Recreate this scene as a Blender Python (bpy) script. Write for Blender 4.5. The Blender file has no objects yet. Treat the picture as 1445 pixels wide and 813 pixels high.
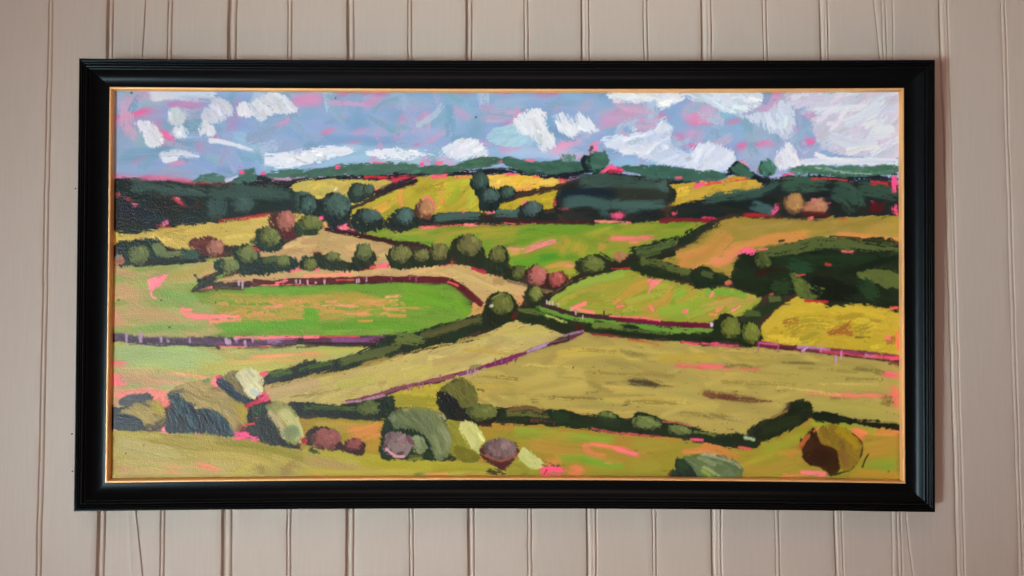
import bpy, bmesh, math
import numpy as np
from mathutils import Vector

# ------------------------------------------------------------------ camera
PW, PH = 1445.0, 813.0            # photograph size: measurements below are read off it
FPX = 1134.0                      # focal length in those pixels
PITCH = math.radians(2.44)
CAM = np.array([0.0, -1.16, 0.0])
FWD = np.array([0.0, math.cos(PITCH), math.sin(PITCH)])
UPV = np.array([0.0, -math.sin(PITCH), math.cos(PITCH)])
RGT = np.array([1.0, 0.0, 0.0])

def ray(px, py):
    px = np.asarray(px, float); py = np.asarray(py, float)
    a = (px - PW / 2) / FPX; b = -(py - PH / 2) / FPX
    return RGT * a[..., None] + UPV * b[..., None] + FWD

def on_plane(px, py, p0, n):
    d = ray(px, py)
    t = ((np.asarray(p0) - CAM) @ n) / (d @ n)
    return CAM + d * t[..., None]

# ------------------------------------------------------------------ paint engine
X0, Y0, CW, CH = 148, 116, 1132, 572      # painted area measured in photograph pixels
rng = np.random.RandomState(7)
TAB = rng.rand(512, 512).astype(np.float32)

def noise(u, v, seed=0):
    u = u + seed * 17.31; v = v + seed * 41.77
    iu = np.floor(u).astype(np.int64); iv = np.floor(v).astype(np.int64)
    fu = (u - iu).astype(np.float32); fv = (v - iv).astype(np.float32)
    fu = fu * fu * (3 - 2 * fu); fv = fv * fv * (3 - 2 * fv)
    a = TAB[iu & 511, iv & 511]; b = TAB[(iu + 1) & 511, iv & 511]
    c = TAB[iu & 511, (iv + 1) & 511]; d = TAB[(iu + 1) & 511, (iv + 1) & 511]
    return (a * (1 - fu) + b * fu) * (1 - fv) + (c * (1 - fu) + d * fu) * fv

def sstep(a, b, x):
    t = np.clip((x - a) / (b - a), 0, 1)
    return t * t * (3 - 2 * t)

COL = np.empty((CH, CW, 3), np.float32); COL[:] = (64, 48, 40); COL[:140] = (205, 150, 188)
HGT = np.zeros((CH, CW), np.float32)
SEED = [1]

REG = {'A1': (150, 110), 'B1': (430, 110), 'C1': (710, 110), 'D1': (990, 110),
       'A2': (150, 290), 'B2': (430, 290), 'C2': (710, 290), 'D2': (990, 290),
       'A3': (150, 480), 'B3': (430, 480), 'C3': (710, 480), 'D3': (990, 480)}
KS = 300.0 / 1161.0
def T(reg, pts):
    p = np.array(pts, float)
    if reg == 'g': return p
    return p * KS + np.array(REG[reg], float)
def mix_pts(*parts):              # join outlines measured in several regions
    return np.concatenate([T(r, p) for r, p in parts])

def catmull(P, closed, n=5):
    m = len(P); out = []
    if m < 3: return P
    rngi = range(m) if closed else range(m - 1)
    for i in rngi:
        if closed: p0, p1, p2, p3 = P[i - 1], P[i], P[(i + 1) % m], P[(i + 2) % m]
        else: p0, p1, p2, p3 = P[max(i - 1, 0)], P[i], P[i + 1], P[min(i + 2, m - 1)]
        for k in range(n):
            t = k / n
            out.append(0.5 * (2 * p1 + (p2 - p0) * t + (2 * p0 - 5 * p1 + 4 * p2 - p3) * t * t + (3 * p1 - p0 - 3 * p2 + p3) * t ** 3))
    if not closed: out.append(P[-1])
    return np.array(out)

def window(P, pad):
    a = np.floor(P.min(0) - pad).astype(int); b = np.ceil(P.max(0) + pad).astype(int)
    x0 = max(a[0], X0); y0 = max(a[1], Y0); x1 = min(b[0], X0 + CW); y1 = min(b[1], Y0 + CH)
    if x1 <= x0 or y1 <= y0: return None
    yy, xx = np.mgrid[y0:y1, x0:x1].astype(np.float32)
    return slice(y0 - Y0, y1 - Y0), slice(x0 - X0, x1 - X0), xx, yy

def lay(sl, al, mask, ac, col, st, c2, mx, bleed, thr, hg, seed):
    """al, ac: coordinates along and across the brush; lays paint with bristle streaks.
    thr: how dry the brush is (0 full cover .. 0.6 broken), a number or one per pixel."""
    n1 = noise(al / 38, ac / 1.7, seed); n2 = noise(al / 80, ac / 7, seed + 3); n3 = noise(al / 9, ac / 1.1, seed + 5)
    gr = noise(al / 1.7, ac / 1.4, seed + 8)
    val = 1 + st * .7 * (n1 - .5) + st * 1.1 * (n2 - .5) + st * .5 * (n3 - .5) + st * .25 * (gr - .5)
    c = np.empty(al.shape + (3,), np.float32); c[:] = col
    if c2 is not None:
        m = sstep(.34, .74, .62 * noise(al / mx[0], ac / mx[1], seed + 7) + .22 * n1 + .16 * n3)[..., None]
        c = c * (1 - m) + np.array(c2, np.float32) * m
    c *= val[..., None]
    a = mask * (1 - bleed * sstep(.35, .85, .6 * n2 + .25 * n1 + .15 * n3))
    q = .36 * n1 + .32 * n3 + .32 * gr
    q = .5 + (q - .5) * 1.9
    a = a * sstep(thr - .11, thr + .13, q + .07)
    COL[sl] += (c - COL[sl]) * a[..., None]
    h = hg * (.25 + .45 * n1 + .3 * n3)
    edge = a * (1 - a) * 4 * .25 * hg
    HGT[sl] += (h + .35 * HGT[sl] - HGT[sl]) * a + edge

SKY = [0]                                      # 1: ground strokes of the sky only, 2: clouds only
def soften(pts, ang=0., la=6, lc=2, amount=.6):
    """drags wet paint about inside a patch along one direction, leaving bristle streaks"""
    P = catmull(np.array(pts, float), True)
    w = window(P, 2)
    if w is None: return
    sy, sx, xx, yy = w
    ins = np.zeros(xx.shape, bool)
    for i in range(len(P)):
        ax, ay = P[i - 1]; bx, by = P[i]
        if ay != by: ins ^= ((ay > yy) != (by > yy)) & (xx < (bx - ax) * (yy - ay) / (by - ay) + ax)
    src = COL[sy, sx].copy(); out = np.zeros_like(src)
    H_, W_ = xx.shape; ca, sa = math.cos(math.radians(ang)), math.sin(math.radians(ang)); n = 0
    wander = (noise(xx / 40, yy / 40, 71) - .5) * 1.2
    for a in np.linspace(-la, la, 9):
        for c in (np.linspace(-lc, lc, 3) if lc > 0 else (0,)):
            dx = a * (ca - wander * sa) - c * sa; dy = a * (sa + wander * ca) + c * ca
            ix = np.clip(xx - xx.min() + dx, 0, W_ - 1).astype(int); iy = np.clip(yy - yy.min() + dy, 0, H_ - 1).astype(int)
            out += src[iy, ix]; n += 1
    out /= n
    SEED[0] += 1
    al = xx * ca + yy * sa; ac = -xx * sa + yy * ca + wander * 8
    k = amount * (.55 + .9 * (noise(al / 30, ac / 1.6, SEED[0]) * .6 + noise(al / 12, ac / 4, SEED[0] + 2) * .4))
    k = np.clip(k, 0, 1) * ins
    COL[sy, sx] = src + (out - src) * k[..., None]

def B(reg, pts, col, ang=0., rag=1.6, st=.07, c2=None, mx=(45, 12), bleed=.1, dry=0., hg=1., smooth=True, raw=None, soft=None):
    if SKY[0] == 1 and not (reg == 'g' and pts[0][0] == 140): return
    if SKY[0] == 2 and reg == 'g' and pts[0][0] == 140: return
    P = T(reg, pts) if raw is None else raw
    if SKY[0] == 2 and min(col) > 180: rag = rag * 1.5; soft = 7.; dry = max(dry, .06)
    if smooth: P = catmull(P, True)
    w = window(P, 6 + rag * 2)
    if w is None: return
    sy, sx, xx, yy = w
    d2 = np.full(xx.shape, 1e9, np.float32); ins = np.zeros(xx.shape, bool)
    for i in range(len(P)):
        ax, ay = P[i - 1]; bx, by = P[i]
        ex, ey = bx - ax, by - ay; L = ex * ex + ey * ey
        if L < 1e-9: continue
        t = np.clip(((xx - ax) * ex + (yy - ay) * ey) / L, 0, 1)
        d2 = np.minimum(d2, (xx - ax - t * ex) ** 2 + (yy - ay - t * ey) ** 2)
        if ay != by:
            cr = ((ay > yy) != (by > yy)) & (xx < (bx - ax) * (yy - ay) / (by - ay) + ax)
            ins ^= cr
    sd = np.sqrt(d2) * np.where(ins, 1, -1)
    SEED[0] += 1; s = SEED[0]
    ca, sa = math.cos(math.radians(ang)), math.sin(math.radians(ang))
    wob = (noise(xx / 45, yy / 45, s + 11) - .5) * 16          # the brush direction wanders
    al = xx * ca + yy * sa; ac = -xx * sa + yy * ca + wob
    br = .6 * noise(al / 10, ac / 1.1, s + 1) + .4 * noise(al / 4, ac / .9, s + 6)
    sd = sd + rag * 2.6 * (br - .5) + rag * 1.4 * (noise(xx / 7, yy / 7, s + 2) - .5)
    rim = 1.5 + rag * 1.2 if soft is None else soft
    thr = dry + .34 * (1 - np.clip(sd / rim, 0, 1))             # the load of paint thins at the rim
    lay((sy, sx), al, np.clip(sd / 1.1 + .6, 0, 1), ac, col, st, c2, mx, bleed, thr, hg, s)
    touches(P, col, c2, ang, st, hg)

def inside(P, x, y):
    x1, y1 = P[:, 0], P[:, 1]; x0, y0 = np.roll(x1, 1), np.roll(y1, 1)
    m = ((y1 > y) != (y0 > y)) & (x < (x0 - x1) * (y - y1) / np.where(y0 == y1, 1e-9, y0 - y1) + x1)
    return int(m.sum()) & 1
BR = np.random.RandomState(23)
def touches(P, col, c2, ang, st, hg):
    """short separate brush touches inside a patch, each a little lighter or darker than it"""
    x1, y1 = P[:, 0], P[:, 1]
    area = abs(np.sum(x1 * np.roll(y1, 1) - y1 * np.roll(x1, 1))) / 2
    if area < 60: return
    sz = math.sqrt(area)
    n = int(min(46, 3 + area / 110.)) if area < 6000 else int(min(70, 40 + area / 900.))
    lo, hi = P.min(0), P.max(0); k = 0
    for _ in range(n * 4):
        if k >= n: break
        x, y = lo + (hi - lo) * BR.rand(2)
        L = min(46., .28 * sz + 4) * (.6 + .8 * BR.rand()); a = math.radians(ang + BR.normal(0, 16))
        dx, dy = math.cos(a) * L / 2, math.sin(a) * L / 2
        if not (inside(P, x, y) and inside(P, x - dx, y - dy) and inside(P, x + dx * .8, y + dy * .8)): continue
        k += 1
        base = np.array(col, float)
        if c2 is not None: base += (np.array(c2, float) - base) * BR.rand()
        base = base * (1 + st * (1.2 if sum(col) < 230 else .5 if st > .1 else .7) * BR.normal()) + BR.normal(0, 2.2, 3)
        bend = BR.normal(0, .06) * L
        pts = np.array([(x - dx, y - dy), (x - dy / L * bend, y + dx / L * bend), (x + dx, y + dy)])
        S('g', pts, min(9., 1.6 + sz * .075) * (.6 + .8 * BR.rand()), tuple(np.clip(base, 8, 250)), raw=pts, dry=.3, st=.05, hg=hg * 1.1, rag=1.)

def E(reg, cx, cy, rx, ry, col, ang=65., rot=0., **k):
    n = 12; r = math.radians(rot); pts = []
    for i in range(n):
        q = 2 * math.pi * i / n
        f = 1 + .2 * (TAB[int(cx) & 511, (int(cy) + i * 7) & 511] - .5)
        x, y = rx * f * math.cos(q), ry * f * math.sin(q)
        pts.append((cx + x * math.cos(r) - y * math.sin(r), cy + x * math.sin(r) + y * math.cos(r)))
    k.setdefault('rag', 2.0); k.setdefault('st', .13)
    B(reg, pts, col, ang=ang, **k)
    if ry < 24 or k.get('dry', 0) or sum(col) < 170: return
    # round the form: darker touches round the lower left rim, lighter ones towards the upper right
    kk = 1. if reg == 'g' else KS
    for i in range(9):
        q = math.radians(60 + 160 * i / 8 + BR.normal(0, 8))
        f = .82 + .14 * BR.rand(); x, y = cx + rx * f * math.cos(q), cy + ry * f * math.sin(q)
        L = .42 * ry; a = math.radians(ang + BR.normal(0, 18)); c = tuple(np.array(col) * (.5 + .3 * BR.rand()))
        S(reg, [(x - math.cos(a) * L * .5, y - math.sin(a) * L * .5), (x, y + 1), (x + math.cos(a) * L * .5, y + math.sin(a) * L * .5)], rx * .26, c, dry=.3, rag=1.2, st=.06)
    for i in range(5):
        x, y = cx + rx * (.1 + .45 * BR.rand()), cy - ry * (.1 + .5 * BR.rand())
        L = .5 * ry; a = math.radians(ang + BR.normal(0, 14)); c = tuple(np.clip(np.array(col) * (1.06 + .12 * BR.rand()), 0, 245))
        S(reg, [(x - math.cos(a) * L * .5, y - math.sin(a) * L * .5), (x + 1, y), (x + math.cos(a) * L * .5, y + math.sin(a) * L * .5)], rx * .2, c, dry=.34, rag=1.2, st=.06, hg=1.4)

def S(reg, pts, w, col, rag=1.3, st=.08, c2=None, mx=(45, 8), bleed=.1, dry=0., hg=1., tap=0., raw=None):
    P = T(reg, pts) if raw is None else raw
    if SKY[0] and raw is None and (SKY[0] == 1) == (min(col) > 196): return
    if raw is None and dry == 0 and bleed < .2 and col[0] > 200 and col[1] < 168 and col[2] > 75:
        dry = .18; rag = rag + .8
        if reg[1:] == '1' and T(reg, pts)[:, 1].mean() < 232: dry, bleed = (.16, .25) if col[1] < 122 else (.27, .4); w = w * .8
        elif T(reg, pts)[:, 1].mean() < 325: w = w * .85
    if raw is None and not SKY[0] and col[0] > 150 and col[1] < 96 and col[2] < 112 and 244 < T(reg, pts)[:, 1].mean() < 322: dry = max(dry, .4)
    if raw is None and dry == 0 and sum(col) < 330 and w * (1 if reg == 'g' else KS) > 9: dry = .12; rag = rag + .5
    if reg != 'g' and raw is None: w = w * KS
    P = catmull(P, False)
    wn = window(P, w / 2 + 7)
    if wn is None: return
    sy, sx, xx, yy = wn
    best = np.full(xx.shape, 1e9, np.float32); tt = np.zeros_like(xx); ss = np.zeros_like(xx)
    acc = 0.; tot = float(np.sum(np.hypot(*(P[1:] - P[:-1]).T)))
    for i in range(len(P) - 1):
        ax, ay = P[i]; bx, by = P[i + 1]; ex, ey = bx - ax, by - ay; L = math.hypot(ex, ey)
        if L < 1e-6: continue
        tr = ((xx - ax) * ex + (yy - ay) * ey) / L
        lo = -9 if i == 0 else 0; hi = L + 9 if i == len(P) - 2 else L
        tc = np.clip(tr, lo, hi)
        dx, dy = xx - ax - tc * ex / L, yy - ay - tc * ey / L
        d = dx * dx + dy * dy
        m = d < best
        best = np.where(m, d, best); tt = np.where(m, acc + tc, tt)
        ss = np.where(m, (xx - ax) * (-ey / L) + (yy - ay) * ex / L, ss); acc += L
    SEED[0] += 1; s = SEED[0]
    dist = np.sqrt(best)
    big = min(1., w / 14.)                                       # thin lines keep their shape
    hw = w / 2 * (1 - tap * np.clip(tt / max(tot, 1e-6), 0, 1)) * (1 + .34 * big * (noise(tt / 13, tt * 0 + 2, s + 9) - .5))
    r = max(min(w * .45, tot * .35), .8)
    br = .65 * noise(tt / 14, ss / 1.05, s + 4) + .35 * noise(tt / 4, ss / .9, s + 1)
    en = np.minimum(tt, tot - tt) + rag * 4.5 * big * (br - .35)
    f = np.clip(en / r, 0, 1)
    hw = hw * (.5 + .5 * np.sqrt(1 - (1 - f) ** 2))
    sd = hw - np.maximum(dist, np.abs(ss)) + rag * 1.7 * (br - .5) + rag * .9 * (noise(xx / 6, yy / 6, s + 2) - .5)
    sd = np.minimum(sd, en)
    feather = .30 if (dry > 0 or bleed >= .2) else .16
    rim = np.maximum(w * (.42 if feather > .2 else .18), 1.)
    thr = dry + feather * big * (1 - np.clip(sd / rim, 0, 1)) + feather * .8 * big * sstep(tot * .62, tot, tt)
    if bleed >= .2: bleed = min(bleed * 1.5, .75)
    lay((sy, sx), tt, np.clip(sd / (1.1 + 1.6 * big * (feather > .2)) + .55, 0, 1), ss + (noise(tt / 30, tt * 0, s) - .5) * 5 * big, col, st, c2, mx, bleed, thr, hg, s)
# ------------------------------------------------------------------ the painting, mark by mark
HOT = (255, 84, 140); PK = (250, 125, 150); NAVY = (24, 31, 38); DK = (30, 40, 28); TEAL = (62, 96, 84)
def scumble():
    """loose thin strokes of blue dragged over the pink ground of the sky"""
    R = np.random.RandomState(5)
    blues = [(134, 168, 198), (122, 162, 190), (148, 174, 204), (140, 166, 202), (160, 168, 202), (130, 166, 194), (172, 192, 216), (198, 160, 194)]
    for i in range(190):
        x = 160 + 1110 * R.rand(); y = 128 + 112 * R.rand() ** 1.1; L = 20 + 40 * R.rand(); a = math.radians(R.choice([-60, -30, -12, 5, 15, 70]) + R.normal(0, 12))
        c = np.array(blues[R.randint(len(blues))]) + R.normal(0, 3, 3)
        if x > 950 and R.rand() < .5: c = c * .6 + np.array((190, 186, 208)) * .4
        dx, dy = math.cos(a) * L / 2, math.sin(a) * L / 2
        P = np.array([(x - dx, y - dy), (x + R.normal(0, 3), y + R.normal(0, 3)), (x + dx, y + dy)])
        S('g', P, 7 + 13 * R.rand(), tuple(c), raw=P, dry=.22 + .14 * R.rand(), bleed=.3, rag=1.6, st=.05)
def sky():
    # sky ground
    B('g', [(140, 108), (1290, 108), (1290, 262), (1150, 256), (900, 250), (600, 240), (400, 250), (280, 256), (140, 244)], (133, 166, 209), ang=12, c2=(138, 171, 205), mx=(70, 22), bleed=.2, smooth=False)
    # -- A1
    r = 'A1'
    S(r, [(50, 110), (200, 105), (330, 120)], 70, (190, 172, 200), c2=(151, 183, 201), bleed=.3)
    S(r, [(60, 150), (180, 140), (310, 130)], 45, (150, 183, 197), bleed=.3)
    S(r, [(55, 290), (170, 240), (320, 200)], 120, (196, 145, 188), c2=(160, 155, 192), bleed=.3)
    S(r, [(50, 225), (110, 205), (215, 182)], 30, HOT, bleed=.15, tap=.3); S(r, [(140, 186), (225, 177)], 22, HOT)
    S(r, [(240, 96), (400, 92), (600, 100)], 62, (212, 218, 228), c2=(171, 190, 211), bleed=.2)
    S(r, [(390, 165), (470, 148), (530, 146)], 55, (154, 149, 186), c2=(200, 130, 175), bleed=.2)
    S(r, [(490, 190), (455, 300)], 100, (119, 160, 187), c2=(110, 145, 160), bleed=.15)
    S(r, [(245, 285), (310, 320), (370, 360)], 75, (190, 150, 192), c2=(235, 110, 160), bleed=.25)
    S(r, [(320, 300), (365, 330)], 28, HOT, bleed=.2); S(r, [(395, 365), (430, 352)], 20, HOT)
    S(r, [(60, 420), (95, 260)], 60, (146, 170, 201), bleed=.3)
    S(r, [(140, 290), (200, 350), (225, 385)], 85, (153, 182, 193), c2=(133, 170, 187), bleed=.15)
    S(r, [(95, 405), (280, 390), (500, 345)], 32, (121, 162, 193), bleed=.2); S(r, [(80, 440), (180, 436), (300, 425)], 26, (119, 156, 183))
    S(r, [(500, 390), (540, 350)], 55, (205, 130, 172), bleed=.3); S(r, [(560, 440), (700, 420)], 70, (145, 182, 201), bleed=.2)
    S(r, [(155, 470), (192, 435)], 12, (235, 120, 160), bleed=.2)
    S(r, [(340, 145), (382, 142)], 28, HOT, bleed=.1)
    B(r, [(160, 245), (250, 238), (288, 290), (318, 348), (262, 388), (222, 368), (200, 310)], (220, 224, 232), ang=55, hg=1.6)
    B(r, [(338, 188), (398, 165), (434, 215), (412, 258), (350, 250)], (196, 208, 214), ang=70, hg=1.3)
    B(r, [(368, 268), (430, 268), (438, 325), (392, 330), (365, 298)], (218, 224, 232), ang=75, hg=1.6)
    B(r, [(558, 150), (600, 112), (650, 118), (688, 160), (680, 208), (600, 250), (528, 235), (522, 185)], (214, 217, 226), ang=55, c2=(196, 202, 216), hg=1.6)
    B(r, [(525, 240), (560, 238), (606, 300), (570, 320), (508, 300)], (216, 220, 228), ang=65, hg=1.5)
    S(r, [(700, 100), (705, 215), (640, 320)], 18, (240, 110, 165), bleed=.4); S(r, [(585, 328), (640, 322)], 16, HOT); S(r, [(690, 222), (718, 214)], 18, HOT)
    B(r, [(720, 140), (760, 128), (800, 180), (790, 216), (730, 212), (710, 172)], (218, 220, 227), ang=60, hg=1.5)
    B(r, [(800, 130), (880, 90), (950, 88), (1012, 130), (1030, 192), (900, 200), (870, 232), (820, 220), (796, 172)], (217, 221, 228), ang=48, c2=(198, 206, 220), hg=1.6)
    S(r, [(850, 240), (960, 225), (1030, 205)], 40, (136, 185, 211), bleed=.3)
    S(r, [(700, 325), (800, 370), (880, 470)], 90, (150, 187, 213), bleed=.12, hg=1.3); S(r, [(560, 340), (650, 352), (800, 395)], 32, (218, 224, 236), tap=.5, hg=1.5)
    S(r, [(295, 430), (390, 412), (510, 428)], 48, (210, 219, 234), tap=.4, dry=.12, hg=1.5); S(r, [(310, 452), (390, 440)], 36, (224, 228, 238), tap=.3)
    S(r, [(350, 470), (400, 462), (440, 455)], 24, (248, 140, 178))
    S(r, [(60, 500), (300, 512), (520, 530)], 60, (136, 170, 207), c2=(159, 165, 196), bleed=.15)
    S(r, [(50, 530), (130, 553), (280, 542), (470, 566)], 22, (240, 92, 132), bleed=.1)
    S(r, [(1020, 120), (1180, 110)], 75, (212, 142, 186), c2=(171, 155, 191), bleed=.25); S(r, [(1020, 330), (1050, 250)], 80, (135, 166, 209), bleed=.2)
    S(r, [(920, 262), (1020, 215)], 30, (210, 150, 190), bleed=.3); S(r, [(962, 410), (985, 345)], 28, (205, 145, 188), bleed=.3); S(r, [(1010, 195), (1040, 190)], 16, HOT)
    S(r, [(800, 350), (815, 345)], 14, HOT); S(r, [(690, 500), (740, 480)], 14, (225, 130, 170), bleed=.4)
    # -- B1
    r = 'B1'
    S(r, [(140, 84), (455, 84)], 18, HOT); S(r, [(360, 102), (415, 104)], 26, HOT); S(r, [(835, 84), (890, 87)], 16, HOT); S(r, [(1030, 82), (1110, 80)], 10, HOT); S(r, [(735, 78), (770, 78)], 10, HOT)
    S(r, [(-20, 130), (80, 120)], 60, (205, 150, 192), bleed=.3); S(r, [(0, 200), (50, 200)], 60, (125, 165, 200), bleed=.2)
    S(r, [(180, 140), (480, 132), (700, 150)], 60, (146, 173, 201), c2=(200, 150, 188), mx=(60, 5), bleed=.3)
    S(r, [(240, 270), (330, 215)], 95, (121, 160, 197), bleed=.15); S(r, [(480, 235), (495, 165)], 95, (125, 158, 191), bleed=.2)
    S(r, [(60, 330), (350, 345), (560, 350)], 60, (127, 162, 203), bleed=.15)
    S(r, [(395, 330), (420, 225)], 28, (196, 152, 190), bleed=.35); S(r, [(505, 340), (545, 200)], 42, (200, 152, 188), bleed=.35); S(r, [(595, 290), (685, 195)], 64, (206, 150, 188), bleed=.3)
    S(r, [(650, 352), (700, 330), (775, 268)], 30, (202, 152, 186), bleed=.35); S(r, [(270, 300), (330, 280)], 40, (196, 150, 190), bleed=.3)
    S(r, [(88, 302), (160, 284)], 26, (250, 118, 160)); S(r, [(585, 366), (620, 370)], 15, HOT); S(r, [(202, 216), (232, 212)], 15, (238, 120, 165)); S(r, [(240, 362), (288, 348)], 15, (235, 120, 160))
    S(r, [(860, 110), (890, 200), (905, 270)], 130, (133, 168, 199), c2=(136, 177, 206), bleed=.12, hg=1.3); S(r, [(955, 220), (925, 320)], 90, (125, 162, 191), bleed=.1)
    S(r, [(800, 160), (895, 220)], 40, (198, 158, 196), bleed=.3); S(r, [(970, 180), (1161, 130)], 55, (146, 175, 201), c2=(215, 140, 180), mx=(50, 4), bleed=.3); S(r, [(970, 230), (1161, 185)], 40, (176, 167, 196), bleed=.4)
    S('g', [(372, 232), (440, 226), (520, 218), (620, 222), (700, 224)], 22, (154, 189, 216), bleed=.1)
    B('g', [(373, 221), (378, 213), (392, 218), (440, 209), (470, 206), (495, 209), (498, 217), (470, 221), (442, 230), (405, 236), (385, 237), (375, 232)], (222, 227, 238), ang=-8, hg=1.7, rag=2)
    B(r, [(338, 405), (470, 385), (600, 400), (705, 415), (640, 434), (480, 447), (380, 428)], (224, 228, 238), ang=4, hg=1.6, rag=2)
    S(r, [(200, 372), (310, 380)], 30, (166, 201, 223), bleed=.2); S(r, [(430, 452), (640, 448), (780, 455)], 30, (173, 196, 213), bleed=.15)
    S(r, [(700, 400), (760, 440)], 60, (192, 206, 228), bleed=.1)
    B(r, [(760, 380), (868, 328), (950, 345), (998, 425), (905, 432), (850, 447), (785, 432)], (224, 227, 235), ang=-35, c2=(212, 220, 234), hg=1.8, rag=2)
    S(r, [(960, 395), (1060, 405), (1200, 420)], 62, (146, 177, 213), bleed=.08)
    B(r, [(990, 325), (1040, 275), (1170, 255), (1220, 330), (1170, 378), (1050, 366)], (164, 201, 219), ang=-20, hg=1.3); S(r, [(1095, 256), (1130, 246)], 18, HOT); S(r, [(1000, 330), (1008, 290)], 12, (230, 130, 165))
    S(r, [(925, 443), (968, 440)], 22, (245, 100, 140))
    # -- C1
    r = 'C1'
    S(r, [(180, 84), (290, 82)], 24, HOT); S(r, [(-10, 84), (40, 82)], 10, HOT); S(r, [(0, 310), (100, 300), (170, 350)], 90, (160, 199, 221), bleed=.1)
    S(r, [(420, 180), (480, 120)], 60, (169, 165, 192), bleed=.3); S(r, [(270, 190), (295, 150)], 30, (195, 160, 195), bleed=.3)
    S(r, [(20, 400), (200, 410), (440, 420)], 60, (164, 193, 223), c2=(200, 182, 215), bleed=.1); S(r, [(280, 400), (340, 360), (430, 345)], 46, (226, 160, 196), bleed=.2); S(r, [(430, 310), (540, 280)], 60, (176, 181, 210), bleed=.2)
    S(r, [(520, 240), (650, 200), (830, 180)], 110, (163, 167, 194), c2=(200, 155, 192), bleed=.2); S(r, [(560, 290), (760, 270)], 40, (136, 173, 209), bleed=.2); S(r, [(610, 190), (632, 170)], 14, HOT)
    S(r, [(860, 220), (940, 160), (1040, 130)], 80, (129, 160, 201), bleed=.12); S(r, [(930, 330), (940, 220)], 60, (136, 170, 201), bleed=.2); S(r, [(830, 230), (880, 195)], 24, (235, 125, 165), bleed=.3)
    B(r, [(45, 235), (160, 168), (225, 190), (242, 250), (275, 330), (280, 372), (215, 395), (160, 320), (98, 300)], (225, 228, 235), ang=60, c2=(214, 220, 230), hg=1.9, rag=2.2)
    S(r, [(15, 258), (45, 246)], 16, HOT)
    B(r, [(284, 215), (320, 195), (388, 240), (400, 205), (432, 193), (500, 255), (510, 300), (440, 292), (370, 322), (305, 280)], (220, 225, 234), ang=55, hg=1.8, rag=2.5)
    B(r, [(578, 88), (700, 70), (990, 72), (985, 120), (880, 167), (830, 150), (820, 125), (700, 138), (618, 125)], (222, 227, 236), ang=-5, hg=1.5, rag=2)
    B('g', [(958, 128), (1030, 120), (1075, 128), (1070, 150), (1045, 160), (1020, 158), (996, 146)], (196, 211, 228), ang=25, c2=(220, 226, 236), mx=(40, 6), hg=1.4)
    S(r, [(1000, 235), (1060, 180), (1161, 185)], 110, (206, 165, 198), c2=(220, 140, 182), bleed=.2); S(r, [(1010, 300), (1100, 320), (1180, 300)], 60, (215, 158, 196), bleed=.2)
    S(r, [(1020, 256), (1080, 240), (1135, 246)], 24, (252, 112, 158)); S(r, [(955, 305), (975, 345), (1015, 372), (1085, 378)], 36, (255, 92, 146), tap=.6); S(r, [(1060, 140), (1100, 142)], 20, (248, 110, 155))
    S(r, [(590, 455), (720, 458), (860, 462)], 46, (146, 185, 217), bleed=.1)
    B(r, [(535, 350), (600, 315), (680, 320), (715, 276), (760, 322), (782, 285), (850, 280), (840, 240), (880, 222), (920, 262), (925, 370), (1000, 400), (1161, 368), (1250, 420), (1250, 500), (1161, 505), (1000, 492), (850, 470), (790, 445), (640, 410)], (214, 221, 237), ang=-25, c2=(190, 205, 228), mx=(45, 15), hg=1.6, rag=2.4)
    S(r, [(640, 385), (760, 395), (850, 340)], 60, (222, 226, 236), tap=.4, hg=1.8, dry=.2); S(r, [(845, 300), (885, 240)], 50, (219, 224, 236), hg=1.7, dry=.15); S(r, [(822, 300), (852, 303)], 26, (246, 120, 165), bleed=.1)
    # -- D1
    r = 'D1'
    S(r, [(210, 130), (340, 140), (470, 100)], 100, (208, 152, 190), c2=(190, 160, 200), bleed=.2); S(r, [(180, 85), (420, 85)], 14, (240, 120, 165), bleed=.3); S(r, [(80, 200), (200, 165), (300, 130)], 60, (136, 183, 209), bleed=.15)
    S(r, [(150, 245), (215, 228)], 24, (250, 115, 160)); S(r, [(0, 240), (45, 250)], 22, (250, 108, 155)); S(r, [(0, 320), (180, 290), (380, 310)], 70, (144, 179, 213), bleed=.12)
    S(r, [(200, 415), (330, 395), (480, 410)], 60, (169, 171, 202), c2=(151, 180, 213), bleed=.15); S(r, [(330, 360), (440, 345)], 40, (215, 140, 180), bleed=.2)
    S(r, [(500, 300), (560, 240), (650, 195)], 110, (214, 160, 196), c2=(225, 140, 180), bleed=.15); S(r, [(545, 355), (590, 345), (640, 355)], 56, (255, 100, 152), bleed=.1); S(r, [(190, 370), (270, 358), (340, 360)], 40, (255, 96, 150), tap=.5)
    S(r, [(560, 400), (650, 420)], 70, (166, 177, 208), bleed=.15)
    B(r, [(470, 88), (700, 74), (1085, 74), (1085, 430), (900, 432), (750, 416), (648, 370), (598, 240), (650, 190), (500, 162)], (196, 202, 218), ang=-28, c2=(206, 196, 214), mx=(60, 12), bleed=.15, hg=1.5)
    S(r, [(780, 250), (900, 200), (1000, 120)], 60, (210, 218, 230), bleed=.3); S(r, [(700, 320), (830, 370), (960, 340)], 60, (210, 216, 230), bleed=.25); S(r, [(620, 180), (900, 160)], 40, (214, 220, 230), bleed=.3); S(r, [(830, 330), (1000, 230)], 40, (205, 165, 196), bleed=.5, dry=.35); S(r, [(940, 300), (1050, 290)], 80, (214, 219, 230), bleed=.2)
    S(r, [(935, 130), (980, 122)], 18, (238, 130, 168), bleed=.2); S(r, [(1010, 250), (1066, 245)], 30, (225, 135, 175), bleed=.3); S(r, [(790, 408), (880, 385), (960, 375)], 44, (226, 227, 230), hg=1.8, tap=.4)
    B(r, [(203, 205), (330, 185), (440, 128), (512, 170), (502, 260), (470, 336), (398, 310), (330, 262), (240, 232)], (210, 219, 232), ang=75, c2=(192, 202, 222), hg=1.7, rag=2.3)
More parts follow.
